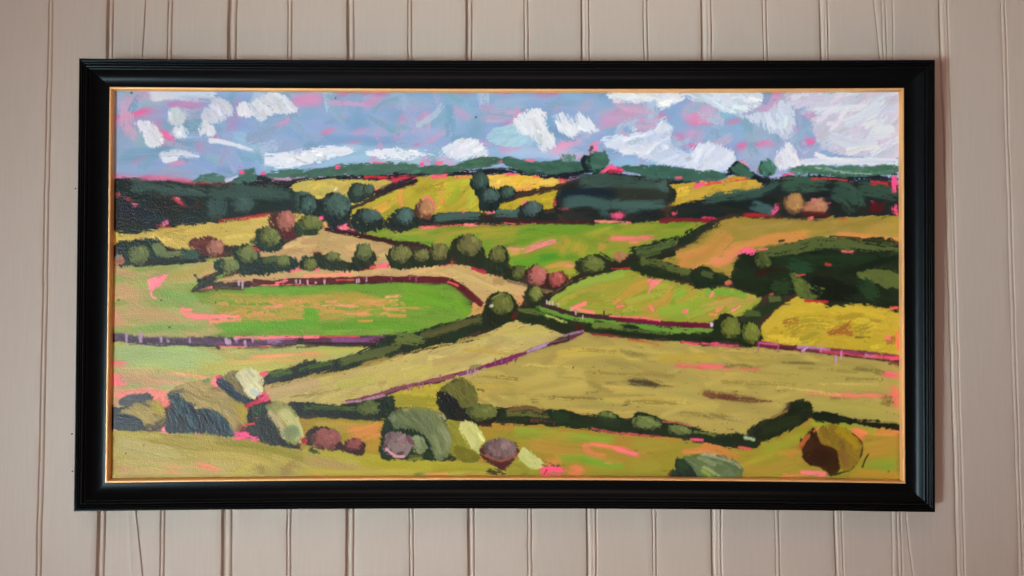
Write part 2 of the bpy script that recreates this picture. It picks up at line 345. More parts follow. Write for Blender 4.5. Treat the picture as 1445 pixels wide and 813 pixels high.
    B(r, [(475, 342), (512, 390), (540, 440), (610, 470), (430, 500), (398, 455), (430, 400)], (224, 226, 238), ang=70, hg=1.8, rag=2.3)
    S(r, [(560, 460), (750, 455), (1070, 460)], 40, (212, 218, 236), bleed=.08); S(r, [(620, 415), (700, 440), (850, 455)], 24, (224, 226, 238), tap=.5, hg=1.6); S(r, [(960, 430), (1075, 425)], 70, (158, 185, 213), bleed=.1)
    B(r, [(-40, 370), (60, 360), (150, 390), (182, 440), (130, 508), (-40, 508)], (218, 224, 238), ang=-40, c2=(196, 208, 230), hg=1.7, rag=2.4)
    S(r, [(1072, 330), (1072, 500)], 22, HOT, bleed=.1)

def paint():
    SKY[0] = 1; sky()
    soften([(140, 110), (1290, 110), (1290, 262), (140, 262)], -8, 9, 2.5, .75)
    scumble()
    SKY[0] = 2; sky(); SKY[0] = 0
    # ---------------- far ridge
    S('g', [(330, 258), (372, 255), (400, 262), (460, 254), (540, 248), (600, 244), (660, 247), (720, 244), (775, 250), (830, 244), (900, 254), (960, 258), (1010, 260)], 15, NAVY)
    S('g', [(1055, 250), (1080, 262), (1110, 258), (1160, 252), (1266, 252)], 17, NAVY)
    B('A1', [(480, 565), (540, 530), (600, 530), (648, 550), (640, 572)], (72, 112, 98), ang=-10, rag=3)
    B('A1', [(690, 575), (740, 510), (800, 500), (822, 540), (800, 560)], (66, 105, 92), ang=-20, rag=3); S('A1', [(650, 565), (720, 535)], 20, (190, 200, 220), tap=.5); S('A1', [(730, 515), (752, 518)], 14, HOT); S('A1', [(840, 525), (870, 518)], 14, HOT)
    B('g', [(372, 246), (400, 240), (440, 239), (480, 233), (530, 230), (572, 231), (592, 236), (594, 242), (540, 245), (480, 248), (420, 251), (380, 250)], (62, 98, 84), ang=-6, c2=(74, 110, 94), rag=2.2)
    B('g', [(594, 236), (640, 232), (668, 224), (690, 221), (716, 224), (700, 232), (660, 240), (604, 246)], (64, 98, 80), ang=-12, rag=2)
    B('g', [(708, 227), (715, 221), (738, 227), (775, 228), (800, 226), (822, 231), (824, 239), (790, 245), (745, 244), (716, 234)], (62, 100, 84), ang=12, c2=(52, 88, 72), rag=2)
    B('g', [(877, 236), (895, 234), (930, 234), (960, 238), (1010, 242), (1026, 246), (1020, 252), (970, 256), (925, 252), (890, 244)], (60, 98, 84), ang=4, rag=1.8)
    B('g', [(1115, 240), (1135, 234), (1200, 235), (1270, 233), (1270, 242), (1220, 250), (1150, 247), (1120, 246)], (62, 102, 84), ang=2, c2=(84, 124, 100), rag=2.2)
    S('g', [(1150, 237), (1200, 244), (1230, 246)], 4, (150, 172, 160), dry=.5)
    E('C1', 455, 460, 32, 40, NAVY, rag=2); S('C1', [(480, 390), (520, 368)], 60, (246, 120, 160), dry=.25, rag=2.5)
    E('C1', 520, 458, 66, 56, (58, 98, 84), ang=20, c2=(70, 110, 96), rag=2.2)
    S('C1', [(470, 400), (490, 375)], 16, (80, 70, 70), dry=.45); S('C1', [(525, 530), (580, 490), (600, 485)], 22, (240, 90, 130)); S('C1', [(575, 520), (620, 505), (650, 512)], 32, (180, 45, 70), dry=.25); S('C1', [(590, 488), (650, 505)], 12, HOT)
    E('C1', 360, 432, 46, 24, (92, 130, 118), rag=3, dry=.25)
    B('D1', [(135, 520), (180, 462), (215, 455), (280, 520), (270, 545), (200, 540)], NAVY, rag=2); B('D1', [(165, 490), (210, 465), (278, 525), (255, 545), (190, 520)], (60, 100, 82), ang=45)
    S('D1', [(205, 452), (330, 520)], 14, (235, 150, 170), dry=.35); E('D1', 358, 492, 50, 42, (66, 112, 92), rag=3.2)
    S('D1', [(280, 555), (420, 572)], 46, NAVY); S('D1', [(370, 545), (430, 540)], 22, (170, 180, 210), dry=.4)
    S('D1', [(440, 535), (500, 520)], 14, (230, 90, 130), dry=.2)
    S('B1', [(170, 487), (192, 487)], 12, HOT); S('B1', [(380, 466), (462, 466)], 12, (240, 100, 130)); S('B1', [(715, 468), (750, 462)], 20, (240, 110, 140)); S('B1', [(632, 472), (650, 472)], 12, HOT); S('B1', [(1060, 460), (1078, 455)], 12, HOT)
    S('C1', [(120, 448), (170, 446)], 14, (245, 110, 140)); S('C1', [(410, 445), (425, 445)], 8, HOT)
    # ---------------- far fields
    B('g', [(410, 263), (428, 255), (470, 253), (515, 255), (556, 256), (535, 270), (500, 290), (440, 300), (420, 275)], (192, 176, 92), ang=-6, c2=(200, 178, 84))
    B('g', [(595, 251), (640, 249), (672, 249), (692, 262), (700, 300), (640, 304), (560, 312), (512, 322), (492, 300), (515, 290), (560, 266)], (196, 168, 58), ang=-24, c2=(168, 165, 50), mx=(40, 10), bleed=.2)
    S('B1', [(520, 700), (530, 600)], 40, (225, 150, 80), bleed=.4, dry=.3); S('B1', [(740, 690), (745, 600)], 30, (215, 140, 80), dry=.4); S('B1', [(800, 690), (850, 600)], 50, (150, 160, 45), dry=.3); S('B1', [(900, 700), (930, 620)], 40, (175, 180, 60), dry=.2); S('B1', [(330, 760), (460, 690)], 40, (220, 160, 70), dry=.3)
    B('g', [(685, 250), (730, 246), (775, 251), (800, 256), (760, 266), (712, 272), (695, 268)], (232, 186, 66), ang=-4, c2=(225, 190, 90))
    S('C1', [(60, 612), (150, 597)], 12, (245, 150, 100))
    B('g', [(700, 290), (728, 282), (790, 268), (790, 285), (775, 296), (735, 292), (722, 300), (700, 300)], (186, 164, 48), ang=-12)
    B('g', [(940, 262), (1010, 256), (1040, 248), (1078, 262), (1060, 270), (990, 282), (945, 290)], (190, 160, 56), ang=-10, c2=(205, 165, 70))
    B('g', [(148, 325), (212, 321), (266, 318), (330, 308), (385, 302), (430, 300), (420, 320), (365, 345), (315, 352), (255, 353), (235, 345), (200, 337), (168, 340), (148, 358)], (194, 172, 84), ang=-4, c2=(205, 178, 96))
    # red bits along the ridge bottom
    S('A1', [(480, 580), (620, 585), (735, 598)], 20, (205, 60, 70), dry=.25); S('A1', [(840, 600), (890, 605)], 14, (205, 60, 60))
    S('B1', [(325, 542), (450, 545), (490, 550)], 20, (200, 45, 60), dry=.2); S('B1', [(480, 560), (540, 545), (610, 540)], 30, (200, 50, 70), dry=.15); S('B1', [(690, 540), (780, 536)], 22, (240, 100, 120), dry=.2); S('B1', [(820, 540), (910, 536)], 12, (245, 130, 110)); S('B1', [(1100, 530), (1161, 522)], 18, (240, 110, 130))
    S('C1', [(15, 525), (55, 532)], 14, (235, 95, 120)); S('C1', [(305, 562), (355, 558)], 24, (215, 70, 90)); S('C1', [(165, 542), (195, 540)], 14, (230, 100, 100))
    S('D1', [(0, 582), (120, 565), (250, 545)], 20, (220, 70, 70), dry=.2); S('C1', [(1040, 590), (1100, 575)], 30, (240, 90, 130)); S('C1', [(940, 545), (975, 542)], 14, (235, 95, 120))
    # ---------------- dark woods on the far hills
    B('A1', [(40, 570), (200, 560), (480, 580), (700, 590), (900, 600), (1020, 620), (1130, 650), (1160, 720), (1080, 735), (960, 735), (880, 740), (700, 775), (570, 795), (370, 802), (300, 795), (270, 830), (40, 835)], (27, 40, 42), ang=12, c2=(34, 46, 40), rag=2)
    S('A1', [(70, 700), (180, 740), (330, 780)], 120, (34, 48, 56), st=.12, c2=(28, 38, 48))
    S('A1', [(250, 680), (420, 720)], 120, (32, 40, 34), c2=(48, 38, 32), st=.12)
    S('A1', [(140, 582), (300, 606), (440, 620), (540, 640)], 72, (58, 80, 74), st=.12, c2=(70, 92, 86)); S('A1', [(560, 635), (760, 620), (1010, 635)], 82, (58, 82, 74), st=.1)
    S('A1', [(600, 660), (612, 770)], 115, (58, 82, 78), st=.12); E('A1', 745, 690, 60, 52, (62, 86, 80), ang=60); E('A1', 1080, 672, 62, 58, (62, 86, 78), ang=60); S('A1', [(990, 700), (1040, 690)], 50, (34, 46, 44))
    S('A1', [(365, 648), (400, 680), (470, 715)], 20, (215, 60, 70), tap=.5); S('A1', [(380, 655), (408, 668)], 24, (250, 120, 150)); S('A1', [(140, 690), (168, 696)], 22, (245, 110, 130)); S('A1', [(45, 640), (75, 632)], 22, (210, 80, 100), dry=.2); S('A1', [(95, 650), (140, 672)], 10, (190, 60, 70))
    S('A1', [(275, 805), (355, 800)], 34, (200, 50, 70), dry=.15); E('A1', 322, 792, 16, 18, (250, 120, 160)); S('A1', [(600, 785), (720, 770), (900, 742)], 18, (190, 50, 60), dry=.2); S('A1', [(480, 685), (540, 700)], 40, (70, 40, 35), dry=.45)
    # middle wood
    B('C1', [(275, 690), (300, 610), (370, 560), (500, 528), (650, 530), (850, 560), (930, 600), (946, 650), (920, 690), (860, 700), (880, 760), (830, 780), (740, 802), (620, 790), (500, 790), (380, 780), (290, 740)], (26, 36, 36), ang=10, rag=2, c2=(40, 42, 40))
    S('C1', [(420, 570), (560, 560), (720, 580), (900, 600)], 76, (66, 90, 82), st=.12, c2=(58, 80, 72)); S('C1', [(860, 570), (900, 640)], 60, (70, 95, 88), tap=.5, st=.12)
    S('C1', [(330, 680), (450, 670), (590, 690)], 66, (62, 90, 86), st=.12); S('C1', [(540, 700), (560, 760)], 60, (58, 84, 80), tap=.4); S('C1', [(590, 690), (700, 700), (880, 690)], 66, (66, 94, 88), st=.12)
    S('C1', [(620, 658), (690, 640), (732, 640)], 20, (98, 128, 124)); S('C1', [(300, 640), (450, 620), (600, 640)], 40, (24, 36, 48), dry=.15); S('C1', [(620, 630), (900, 640)], 60, (44, 50, 42), dry=.15)
    S('C1', [(320, 750), (500, 760)], 60, (44, 44, 42), dry=.2); S('C1', [(280, 660), (286, 700)], 12, (200, 60, 80)); S('C1', [(300, 718), (355, 712)], 14, (200, 70, 90), dry=.2)
    E('C1', 625, 750, 38, 20, (240, 85, 130), rag=2.5)
    soften([(790, 262), (840, 248), (930, 258), (952, 280), (930, 300), (860, 312), (800, 305)], 4, 6, 1.5, .5)
    # right wood
    B('g', [(945, 300), (960, 288), (1018, 276), (1075, 266), (1106, 248), (1132, 251), (1170, 253), (1215, 260), (1270, 262), (1270, 312), (1170, 308), (1106, 306), (1098, 300), (1036, 302), (990, 310), (950, 308)], (28, 38, 38), ang=-6, c2=(38, 40, 36), rag=2)
    S('D1', [(10, 665), (180, 640), (320, 620), (420, 565)], 56, (54, 82, 72), st=.12); S('D1', [(440, 580), (560, 580), (700, 585)], 84, (58, 88, 72), st=.12); S('D1', [(720, 610), (800, 640), (850, 720)], 120, (54, 82, 68), st=.12, c2=(44, 70, 60)); S('D1', [(860, 600), (960, 610), (1066, 640)], 86, (52, 78, 64), st=.12)
    S('D1', [(270, 690), (330, 710), (385, 730)], 56, (62, 92, 92), st=.12); S('D1', [(450, 640), (430, 720)], 60, (46, 42, 34), dry=.1)
    S('D1', [(0, 770), (80, 775)], 34, (215, 55, 90), dry=.2); S('D1', [(230, 752), (300, 750), (385, 762)], 24, (170, 40, 45), dry=.2); S('D1', [(385, 740), (410, 715), (412, 690)], 34, (255, 96, 150))
    S('D1', [(960, 680), (950, 740)], 90, (86, 22, 26), dry=.15); S('D1', [(925, 680), (945, 682)], 20, (240, 90, 110)); S('D1', [(920, 570), (1040, 585)], 26, (190, 45, 50)); S('D1', [(600, 552), (700, 550), (830, 568)], 14, (190, 60, 60), dry=.2)
    S('D1', [(1052, 540), (1062, 620)], 44, HOT); S('D1', [(1052, 700), (1060, 750)], 40, (255, 86, 130)); S('D1', [(690, 685), (704, 685)], 12, HOT)
    E('D1', 502, 682, 52, 58, (170, 122, 84), ang=70, c2=(165, 130, 70)); E('D1', 622, 704, 76, 42, (176, 120, 92), ang=20); S('D1', [(545, 740), (700, 750)], 26, (80, 30, 28), dry=.1); S('D1', [(600, 664), (622, 662)], 12, (240, 120, 120))
    soften([(160, 258), (280, 258), (400, 268), (440, 290), (380, 306), (260, 312), (160, 322)], 10, 6, 1.5, .45); soften([(1000, 290), (1100, 255), (1260, 265), (1260, 305), (1180, 305), (1040, 305)], -6, 4, 1, .35)
    # ---------------- upper green field and right-hand fields
    B('g', mix_pts(('B2', [(290, 142), (420, 125), (520, 145), (620, 122), (900, 112), (1161, 104)]), ('C2', [(400, 92), (700, 98), (900, 92), (1115, 92), (1010, 180), (860, 240), (700, 262), (610, 330), (360, 420), (230, 480), (200, 420), (40, 340)]), ('B2', [(900, 260), (700, 232), (600, 205), (500, 192)])), (108, 150, 44), ang=-4, c2=(150, 148, 52), mx=(70, 10), raw=None)
    S('B2', [(720, 200), (820, 150), (1161, 120)], 22, (165, 150, 55), dry=.35); S('B2', [(960, 170), (1161, 150)], 40, (160, 150, 55), dry=.35); S('B2', [(720, 220), (760, 160)], 50, (165, 150, 60), dry=.3)
    S('C2', [(300, 250), (360, 170)], 70, (176, 148, 60), dry=.25); S('C2', [(400, 260), (440, 190)], 80, (178, 150, 58), dry=.25); S('C2', [(540, 250), (550, 200)], 40, (200, 140, 75), dry=.3); S('C2', [(230, 330), (300, 320), (390, 330)], 40, (200, 150, 75), dry=.15)
    S('C2', [(60, 330), (200, 300), (300, 270)], 60, (96, 150, 40), dry=.15); S('C2', [(200, 290), (300, 275)], 40, (78, 140, 40), bleed=.2); S('C2', [(240, 370), (400, 350)], 40, (170, 165, 55), dry=.2); S('C2', [(40, 260), (90, 250)], 36, (205, 150, 90), dry=.2)
    S('C2', [(680, 120), (900, 130), (1060, 120)], 20, (160, 150, 55), dry=.35)
    S('C2', [(120, 244), (200, 215), (286, 192)], 32, (255, 128, 150), hg=1.5); S('C2', [(22, 234), (112, 242)], 18, (250, 140, 140)); S('C2', [(585, 176), (700, 180), (825, 174)], 24, (245, 120, 125), dry=.12, rag=2); S('C2', [(690, 200), (740, 200)], 24, (235, 130, 110), dry=.25); S('C2', [(345, 325), (385, 330)], 20, (240, 135, 120), dry=.15)
    S('B2', [(630, 122), (740, 112), (900, 106), (1161, 98)], 14, (225, 85, 85), dry=.1); S('C2', [(0, 95), (200, 92), (420, 90)], 12, (225, 95, 90), dry=.1); S('C2', [(500, 85), (600, 88), (700, 95)], 14, (245, 140, 120), dry=.1); S('B2', [(640, 122), (720, 118)], 18, (245, 120, 130)); S('B2', [(870, 106), (940, 104)], 16, (250, 130, 130))
    S('C2', [(850, 85), (1000, 80), (1160, 85)], 22, (120, 35, 45), dry=.3); S('C2', [(920, 45), (950, 45)], 20, (235, 80, 100), dry=.15)
    B('g', mix_pts(('C2', [(810, 320), (960, 250), (1161, 100)]), ('D2', [(200, 70), (600, 74), (1085, 62), (1085, 215), (740, 200), (620, 200), (400, 222), (290, 260), (200, 270), (175, 400), (60, 365), (-60, 325)])), (152, 134, 54), ang=-12, c2=(166, 138, 66), mx=(70, 14))
    S('D2', [(-120, 310), (20, 270), (150, 160)], 110, (214, 140, 76), c2=(186, 138, 66), dry=.06, rag=2.5); S('D2', [(170, 240), (330, 195), (580, 160)], 60, (214, 140, 76), c2=(200, 138, 70), dry=.06, rag=2.5); S('D2', [(60, 320), (130, 290), (200, 230)], 70, (222, 138, 92), dry=.12); S('D2', [(740, 165), (900, 175), (1070, 195)], 44, (212, 138, 74), dry=.08); S('D2', [(1000, 205), (1075, 210)], 14, (240, 100, 120)); S('D2', [(200, 130), (500, 100)], 30, (165, 140, 70), dry=.3)
    S('D2', [(0, 340), (120, 370)], 40, (150, 132, 50), dry=.1); S('D2', [(580, 72), (610, 68)], 14, (240, 120, 110)); S('D2', [(730, 75), (800, 75)], 10, (220, 80, 60))
    soften([(560, 325), (700, 318), (980, 316), (940, 345), (860, 375), (790, 395), (740, 370), (640, 345)], -6, 7, 1, .5); soften([(960, 355), (1050, 312), (1265, 312), (1265, 340), (1120, 345), (1040, 385)], -15, 7, 1, .5)
    # ---------------- tan strips on the left
    B('g', mix_pts(('A2', [(820, 270), (960, 220), (1100, 150), (1190, 120)]), ('B2', [(150, 128), (300, 170), (480, 218), (580, 225), (470, 300), (380, 350), (100, 340)]), ('A2', [(1161, 330), (1040, 330), (1000, 290)])), (186, 158, 102), ang=-12, c2=(196, 160, 112))
    B('g', mix_pts(('A2', [(560, 420), (640, 395), (800, 372), (1050, 348), (1161, 348)]), ('B2', [(300, 350), (480, 340), (600, 330), (760, 318), (900, 330), (1010, 375), (1180, 420)]), ('C2', [(130, 440), (120, 500), (80, 545), (30, 540)]), ('B2', [(1000, 500), (980, 555), (900, 470), (780, 400), (400, 395), (0, 405)]), ('A2', [(900, 415), (600, 430)])), (196, 162, 108), ang=4, c2=(200, 168, 108))
    S('C2', [(70, 540), (110, 500)], 40, (205, 145, 95), dry=.1); S('B2', [(780, 350), (1000, 440), (1080, 480)], 30, (200, 172, 110), dry=.2)
    S('B2', [(0, 385), (180, 380), (260, 370)], 20, (240, 150, 120), dry=.2); S('A2', [(1000, 365), (1060, 345), (1161, 352)], 18, (235, 110, 120), dry=.1); S('B2', [(190, 380), (200, 360)], 14, (245, 130, 130)); S('A2', [(1040, 345), (1058, 330)], 22, (250, 120, 130))
    # ---------------- main green field on the left
    B('g', mix_pts(('A2', [(25, 345), (250, 315), (500, 300), (680, 275), (720, 300), (640, 380), (480, 470), (780, 452), (1161, 436)]), ('B2', [(100, 430), (500, 420), (790, 432), (850, 462), (925, 545), (965, 585), (800, 645), (680, 695), (600, 705), (0, 712)]), ('A2', [(900, 715), (600, 722), (330, 725), (25, 690)])), (106, 152, 48), ang=2, c2=(120, 152, 56), mx=(80, 12), smooth=False)
    B('A2', [(25, 345), (250, 315), (500, 300), (680, 278), (700, 300), (600, 390), (470, 480), (600, 560), (560, 620), (620, 700), (330, 722), (25, 690)], (146, 164, 88), ang=-4, c2=(192, 160, 108), mx=(50, 20), bleed=.12, rag=4)
    S('A2', [(50, 440), (150, 500), (170, 560)], 90, (196, 156, 112), c2=(160, 165, 95), dry=.12, rag=3); S('A2', [(45, 580), (60, 660)], 90, (214, 152, 124), dry=.08, rag=3); S('A2', [(100, 600), (250, 590), (420, 620)], 80, (196, 158, 110), c2=(165, 165, 96), dry=.12, rag=3); S('A2', [(50, 365), (130, 370)], 40, (205, 155, 120), dry=.15)
    S('A2', [(280, 480), (360, 510), (500, 520)], 90, (130, 165, 86), dry=.08, rag=3); S('A2', [(150, 680), (330, 665), (560, 670)], 50, (138, 168, 88), dry=.12); S('A2', [(330, 400), (480, 360), (560, 330)], 50, (176, 160, 86), dry=.12); S('A2', [(60, 400), (110, 390)], 40, (140, 165, 90), dry=.15); S('A2', [(160, 345), (330, 330), (500, 310)], 36, (140, 158, 80), dry=.1)
    S('A2', [(560, 480), (640, 540)], 120, (150, 152, 70), dry=.3)
    S('A2', [(600, 540), (900, 540), (1300, 525)], 90, (172, 152, 70), dry=.2, rag=2.5); S('A2', [(700, 605), (1000, 600), (1300, 600)], 60, (178, 148, 70), dry=.22, rag=2.5); S('B2', [(80, 500), (300, 505), (480, 530)], 60, (168, 150, 64), dry=.25, rag=2.5)
    soften([(158, 375), (250, 362), (360, 395), (560, 396), (640, 400), (675, 440), (600, 472), (420, 474), (158, 468)], 0, 9, 1.2, .6)
    B('A2', [(220, 402), (345, 375), (300, 430), (245, 478), (236, 440)], (255, 140, 156), ang=-30, smooth=False, hg=1.4); S('A2', [(245, 475), (250, 500), (275, 508)], 16, (250, 142, 145), dry=.1)
    S('A2', [(410, 565), (450, 600), (580, 610), (735, 606)], 34, (252, 136, 136), rag=2.2, hg=1.5); S('A2', [(415, 575), (470, 575)], 28, (240, 145, 125), dry=.2); S('A2', [(560, 640), (740, 625)], 20, (232, 140, 110), dry=.25)
    S('A2', [(640, 530), (800, 545), (960, 530), (1161, 520)], 44, (208, 146, 92), dry=0.43, rag=2.5); S('A2', [(860, 555), (960, 545), (1060, 520)], 22, (240, 145, 120), dry=0.32); S('A2', [(740, 590), (920, 600), (1100, 600)], 44, (200, 148, 80), dry=0.42); S('A2', [(600, 490), (900, 500), (1161, 500)], 36, (160, 150, 66), dry=0.42)
    S('B2', [(-20, 520), (200, 510), (500, 540)], 60, (176, 150, 66), dry=0.39); S('B2', [(0, 600), (200, 590), (500, 580)], 44, (186, 148, 70), dry=0.37); S('B2', [(-10, 548), (120, 545), (275, 550)], 14, (245, 150, 125), dry=0.27); S('B2', [(440, 500), (530, 494)], 12, (240, 160, 110), dry=0.27); S('B2', [(430, 550), (510, 545)], 16, (240, 150, 110), dry=0.29); S('B2', [(460, 520), (510, 520)], 18, (210, 160, 90), dry=0.47); S('B2', [(290, 635), (370, 632)], 14, (205, 150, 70), dry=0.37); S('B2', [(10, 595), (70, 570)], 50, (104, 160, 48), bleed=.2)
    R = np.random.RandomState(12)
    for i in range(70):
        x, y = (640 + 1100 * R.rand(), 520 + 90 * R.rand()); L = 40 + 120 * R.rand()
        c = [(198, 150, 80), (188, 150, 72), (216, 148, 96), (150, 152, 62), (112, 152, 50), (180, 148, 68)][R.randint(6)]
        S('A2', [(x - L / 2, y + R.normal(0, 4)), (x, y), (x + L / 2, y + R.normal(0, 5))], 8 + 12 * R.rand(), c, dry=.34 + .12 * R.rand(), rag=1.6)
    S('B2', [(540, 480), (800, 540)], 120, (100, 152, 40), c2=(112, 156, 44), bleed=.15); S('B2', [(820, 520), (900, 600)], 60, (110, 158, 42), bleed=.2); S('B2', [(100, 660), (400, 655), (600, 650)], 40, (96, 148, 40), bleed=.2); S('A2', [(1080, 590), (1161, 600)], 70, (100, 160, 46), bleed=.2); S('A2', [(640, 660), (900, 655), (1161, 640)], 50, (98, 158, 46), bleed=.15); S('A2', [(760, 465), (1000, 460), (1161, 460)], 40, (106, 158, 56), bleed=.15)
    B('B2', [(925, 528), (978, 558), (968, 590), (880, 615), (905, 590)], (202, 152, 88), ang=-30)
    S('B2', [(830, 455), (920, 530)], 10, (60, 80, 35), dry=.1)
    # lime field below it
    B('g', mix_pts(('A3', [(25, 20), (300, 30), (600, 42), (900, 40), (1161, 20)]), ('B3', [(330, 45), (400, 40), (190, 105), (0, 130)]), ('A3', [(900, 180), (760, 220), (600, 225), (340, 300), (25, 350)])), (172, 178, 104), ang=-3, c2=(182, 172, 96), mx=(70, 12))
    S('A3', [(40, 90), (300, 80), (620, 120)], 130, (164, 186, 116), c2=(158, 182, 118), dry=.05, rag=3); S('A3', [(60, 210), (250, 220), (450, 230)], 80, (150, 176, 116), c2=(205, 160, 120), dry=.05, rag=3); S('A3', [(500, 150), (760, 150), (1000, 130)], 90, (182, 178, 92), dry=.1); S('A3', [(200, 40), (500, 44)], 20, (160, 190, 110), dry=.1)
    S('A3', [(340, 186), (450, 190), (560, 212)], 22, (228, 160, 120), dry=.15); S('A3', [(790, 92), (900, 85), (1025, 76)], 18, (245, 155, 110), dry=.1, hg=1.4); S('A3', [(640, 120), (900, 110), (1161, 105)], 16, (215, 165, 95), dry=.3); S('B3', [(0, 78), (60, 72), (130, 70)], 16, (235, 155, 100), dry=.12); S('B3', [(60, 60), (200, 60), (320, 45)], 24, (190, 185, 90), dry=.12); S('B3', [(0, 30), (150, 30), (320, 36)], 14, (150, 160, 70), dry=.3); S('A3', [(1040, 75), (1161, 70)], 12, (240, 150, 105), dry=.15)
    S('A3', [(30, 130), (110, 130)], 30, (255, 115, 130)); S('A3', [(30, 180), (60, 250)], 60, (255, 120, 136), dry=.08); S('A3', [(40, 240), (110, 235)], 26, (255, 118, 136)); S('A3', [(45, 300), (200, 290), (340, 300)], 60, (228, 158, 132), c2=(240, 140, 132), dry=.06, rag=3); S('A3', [(240, 330), (345, 320)], 90, (244, 136, 126), bleed=.2); S('A3', [(70, 150), (330, 175)], 18, (205, 165, 120), dry=.35); S('A3', [(40, 340), (80, 360)], 40, (205, 160, 120), dry=.1)
    soften([(158, 490), (300, 492), (450, 488), (500, 492), (430, 515), (340, 535), (250, 550), (158, 565)], 0, 9, 1.5, .6)
    # ---------------- straw fields
    B('g', mix_pts(('A3', [(860, 270), (900, 235), (1161, 190)]), ('B3', [(220, 162), (550, 80), (860, 10), (1060, -70)]), ('C2', [(70, 620), (310, 690), (320, 720), (90, 812)]), ('B3', [(900, 175), (500, 268), (250, 345), (0, 350)]), ('A3', [(1000, 345), (900, 330)])), (188, 168, 104), ang=-18, c2=(196, 178, 102), mx=(80, 12))
    S('A3', [(890, 290), (1000, 260), (1161, 220)], 80, (190, 162, 114), c2=(182, 160, 112), bleed=.1); S('B3', [(180, 250), (330, 220), (400, 190)], 60, (180, 172, 88), dry=.12); S('B3', [(450, 220), (800, 120), (950, 60)], 60, (192, 176, 94), bleed=.15); S('C2', [(20, 700), (100, 690), (250, 690)], 40, (190, 176, 92), bleed=.2); S('B3', [(700, 130), (900, 90), (1100, 0)], 60, (182, 158, 96), dry=.12); S('B3', [(0, 310), (200, 270)], 12, (150, 135, 85), dry=.4); S('A3', [(1000, 310), (1161, 290)], 8, (140, 125, 80), dry=.3)
    B('g', mix_pts(('C2', [(330, 740), (440, 690), (620, 720), (1000, 745), (1161, 765)]), ('D3', [(200, 40), (340, 38), (700, 82), (1085, 132), (1085, 490), (830, 470), (600, 400), (490, 340), (420, 410), (250, 515), (0, 525)]), ('C3', [(1161, 515), (870, 450), (690, 430), (500, 410), (300, 400), (0, 390)]), ('B3', [(1161, 380), (1000, 370), (880, 215), (900, 180)])), (180, 160, 82), ang=3, c2=(170, 152, 80), mx=(90, 12))
    S('C3', [(0, 300), (200, 260), (450, 220)], 160, (186, 164, 86), c2=(176, 156, 80), bleed=.15); S('C3', [(300, 80), (600, 60), (900, 90)], 60, (180, 162, 84), c2=(190, 166, 76), bleed=.15); S('C3', [(600, 300), (900, 330), (1161, 380)], 80, (184, 164, 84), bleed=.2); S('D3', [(400, 170), (700, 200), (1000, 210)], 90, (172, 156, 78), bleed=.2); S('D3', [(600, 340), (850, 370), (1000, 400)], 70, (166, 156, 74), bleed=.2); S('D3', [(150, 90), (500, 110), (950, 150)], 40, (158, 142, 72), dry=.25); S('C3', [(850, 100), (1161, 90)], 40, (184, 156, 64), dry=.15)
    S('C3', [(640, 70), (720, 75), (800, 100)], 40, (130, 118, 66), dry=.48); S('C3', [(560, 120), (760, 150)], 30, (150, 136, 72), dry=.4); S('C3', [(280, 190), (350, 180)], 50, (160, 145, 80), dry=.45); S('C3', [(560, 240), (700, 230)], 22, (130, 120, 70), dry=.45); S('C3', [(690, 230), (780, 240), (910, 262)], 50, (84, 70, 46), dry=.45, rag=3); S('C3', [(700, 225), (850, 250)], 24, (70, 58, 40), dry=.4, rag=2)
    S('C3', [(450, 292), (560, 275)], 18, (120, 108, 62), dry=.45); S('C3', [(150, 330), (190, 335)], 30, (120, 105, 60), dry=.5); S('C3', [(970, 400), (1161, 420)], 26, (120, 105, 60), dry=.5); S('C3', [(1090, 290), (1161, 310)], 34, (110, 62, 45), dry=.4)
    S('D3', [(30, 290), (150, 310), (300, 330), (430, 342)], 40, (100, 66, 44), dry=.33, rag=2.5, tap=.5); S('D3', [(90, 300), (200, 318)], 26, (95, 50, 40), dry=.25); S('D3', [(40, 410), (220, 440)], 26, (130, 115, 64), dry=.5)
    S('C3', [(940, 132), (1050, 142), (1161, 142)], 26, (230, 92, 100), dry=.2, rag=2); S('D3', [(0, 142), (80, 145), (165, 150)], 22, (245, 110, 120), dry=.12); S('D3', [(120, 140), (220, 138), (320, 158)], 24, (120, 110, 60), dry=.42); S('D3', [(200, 155), (320, 158)], 10, (225, 110, 100), dry=.15)
    S('D3', [(580, 285), (700, 295), (850, 302), (1075, 300)], 20, (232, 116, 106), dry=.15, rag=2); S('D3', [(700, 310), (820, 318)], 16, (120, 110, 60), dry=.42); S('D3', [(990, 185), (1075, 195)], 30, (248, 100, 120), dry=.1); S('D3', [(830, 150), (1000, 180)], 36, (118, 108, 56), dry=.48); S('D3', [(980, 330), (1070, 330)], 56, (120, 95, 52), dry=.3); S('D3', [(1050, 250), (1070, 370)], 30, (235, 110, 100), dry=.2); S('D3', [(440, 120), (620, 128)], 12, (100, 92, 50), dry=.4)
    B('B3', [(700, 262), (880, 180), (1100, 180), (1161, 400), (900, 420), (700, 400)], (180, 160, 82), ang=4, c2=(170, 152, 80), rag=1)
    B('B3', [(470, 295), (600, 255), (760, 240), (770, 300), (740, 370), (600, 370), (470, 350)], (180, 164, 56), ang=-10); S('B3', [(470, 335), (600, 335), (750, 345)], 60, (146, 138, 44), bleed=.15, hg=1.4)
    S('C3', [(680, 0), (780, 10), (850, 30)], 8, (180, 100, 50), dry=.2)
    soften([(640, 520), (800, 470), (1000, 485), (1265, 515), (1265, 600), (1150, 590), (1060, 600), (900, 580), (700, 570)], 4, 8, 1, .45)
    R = np.random.RandomState(31)
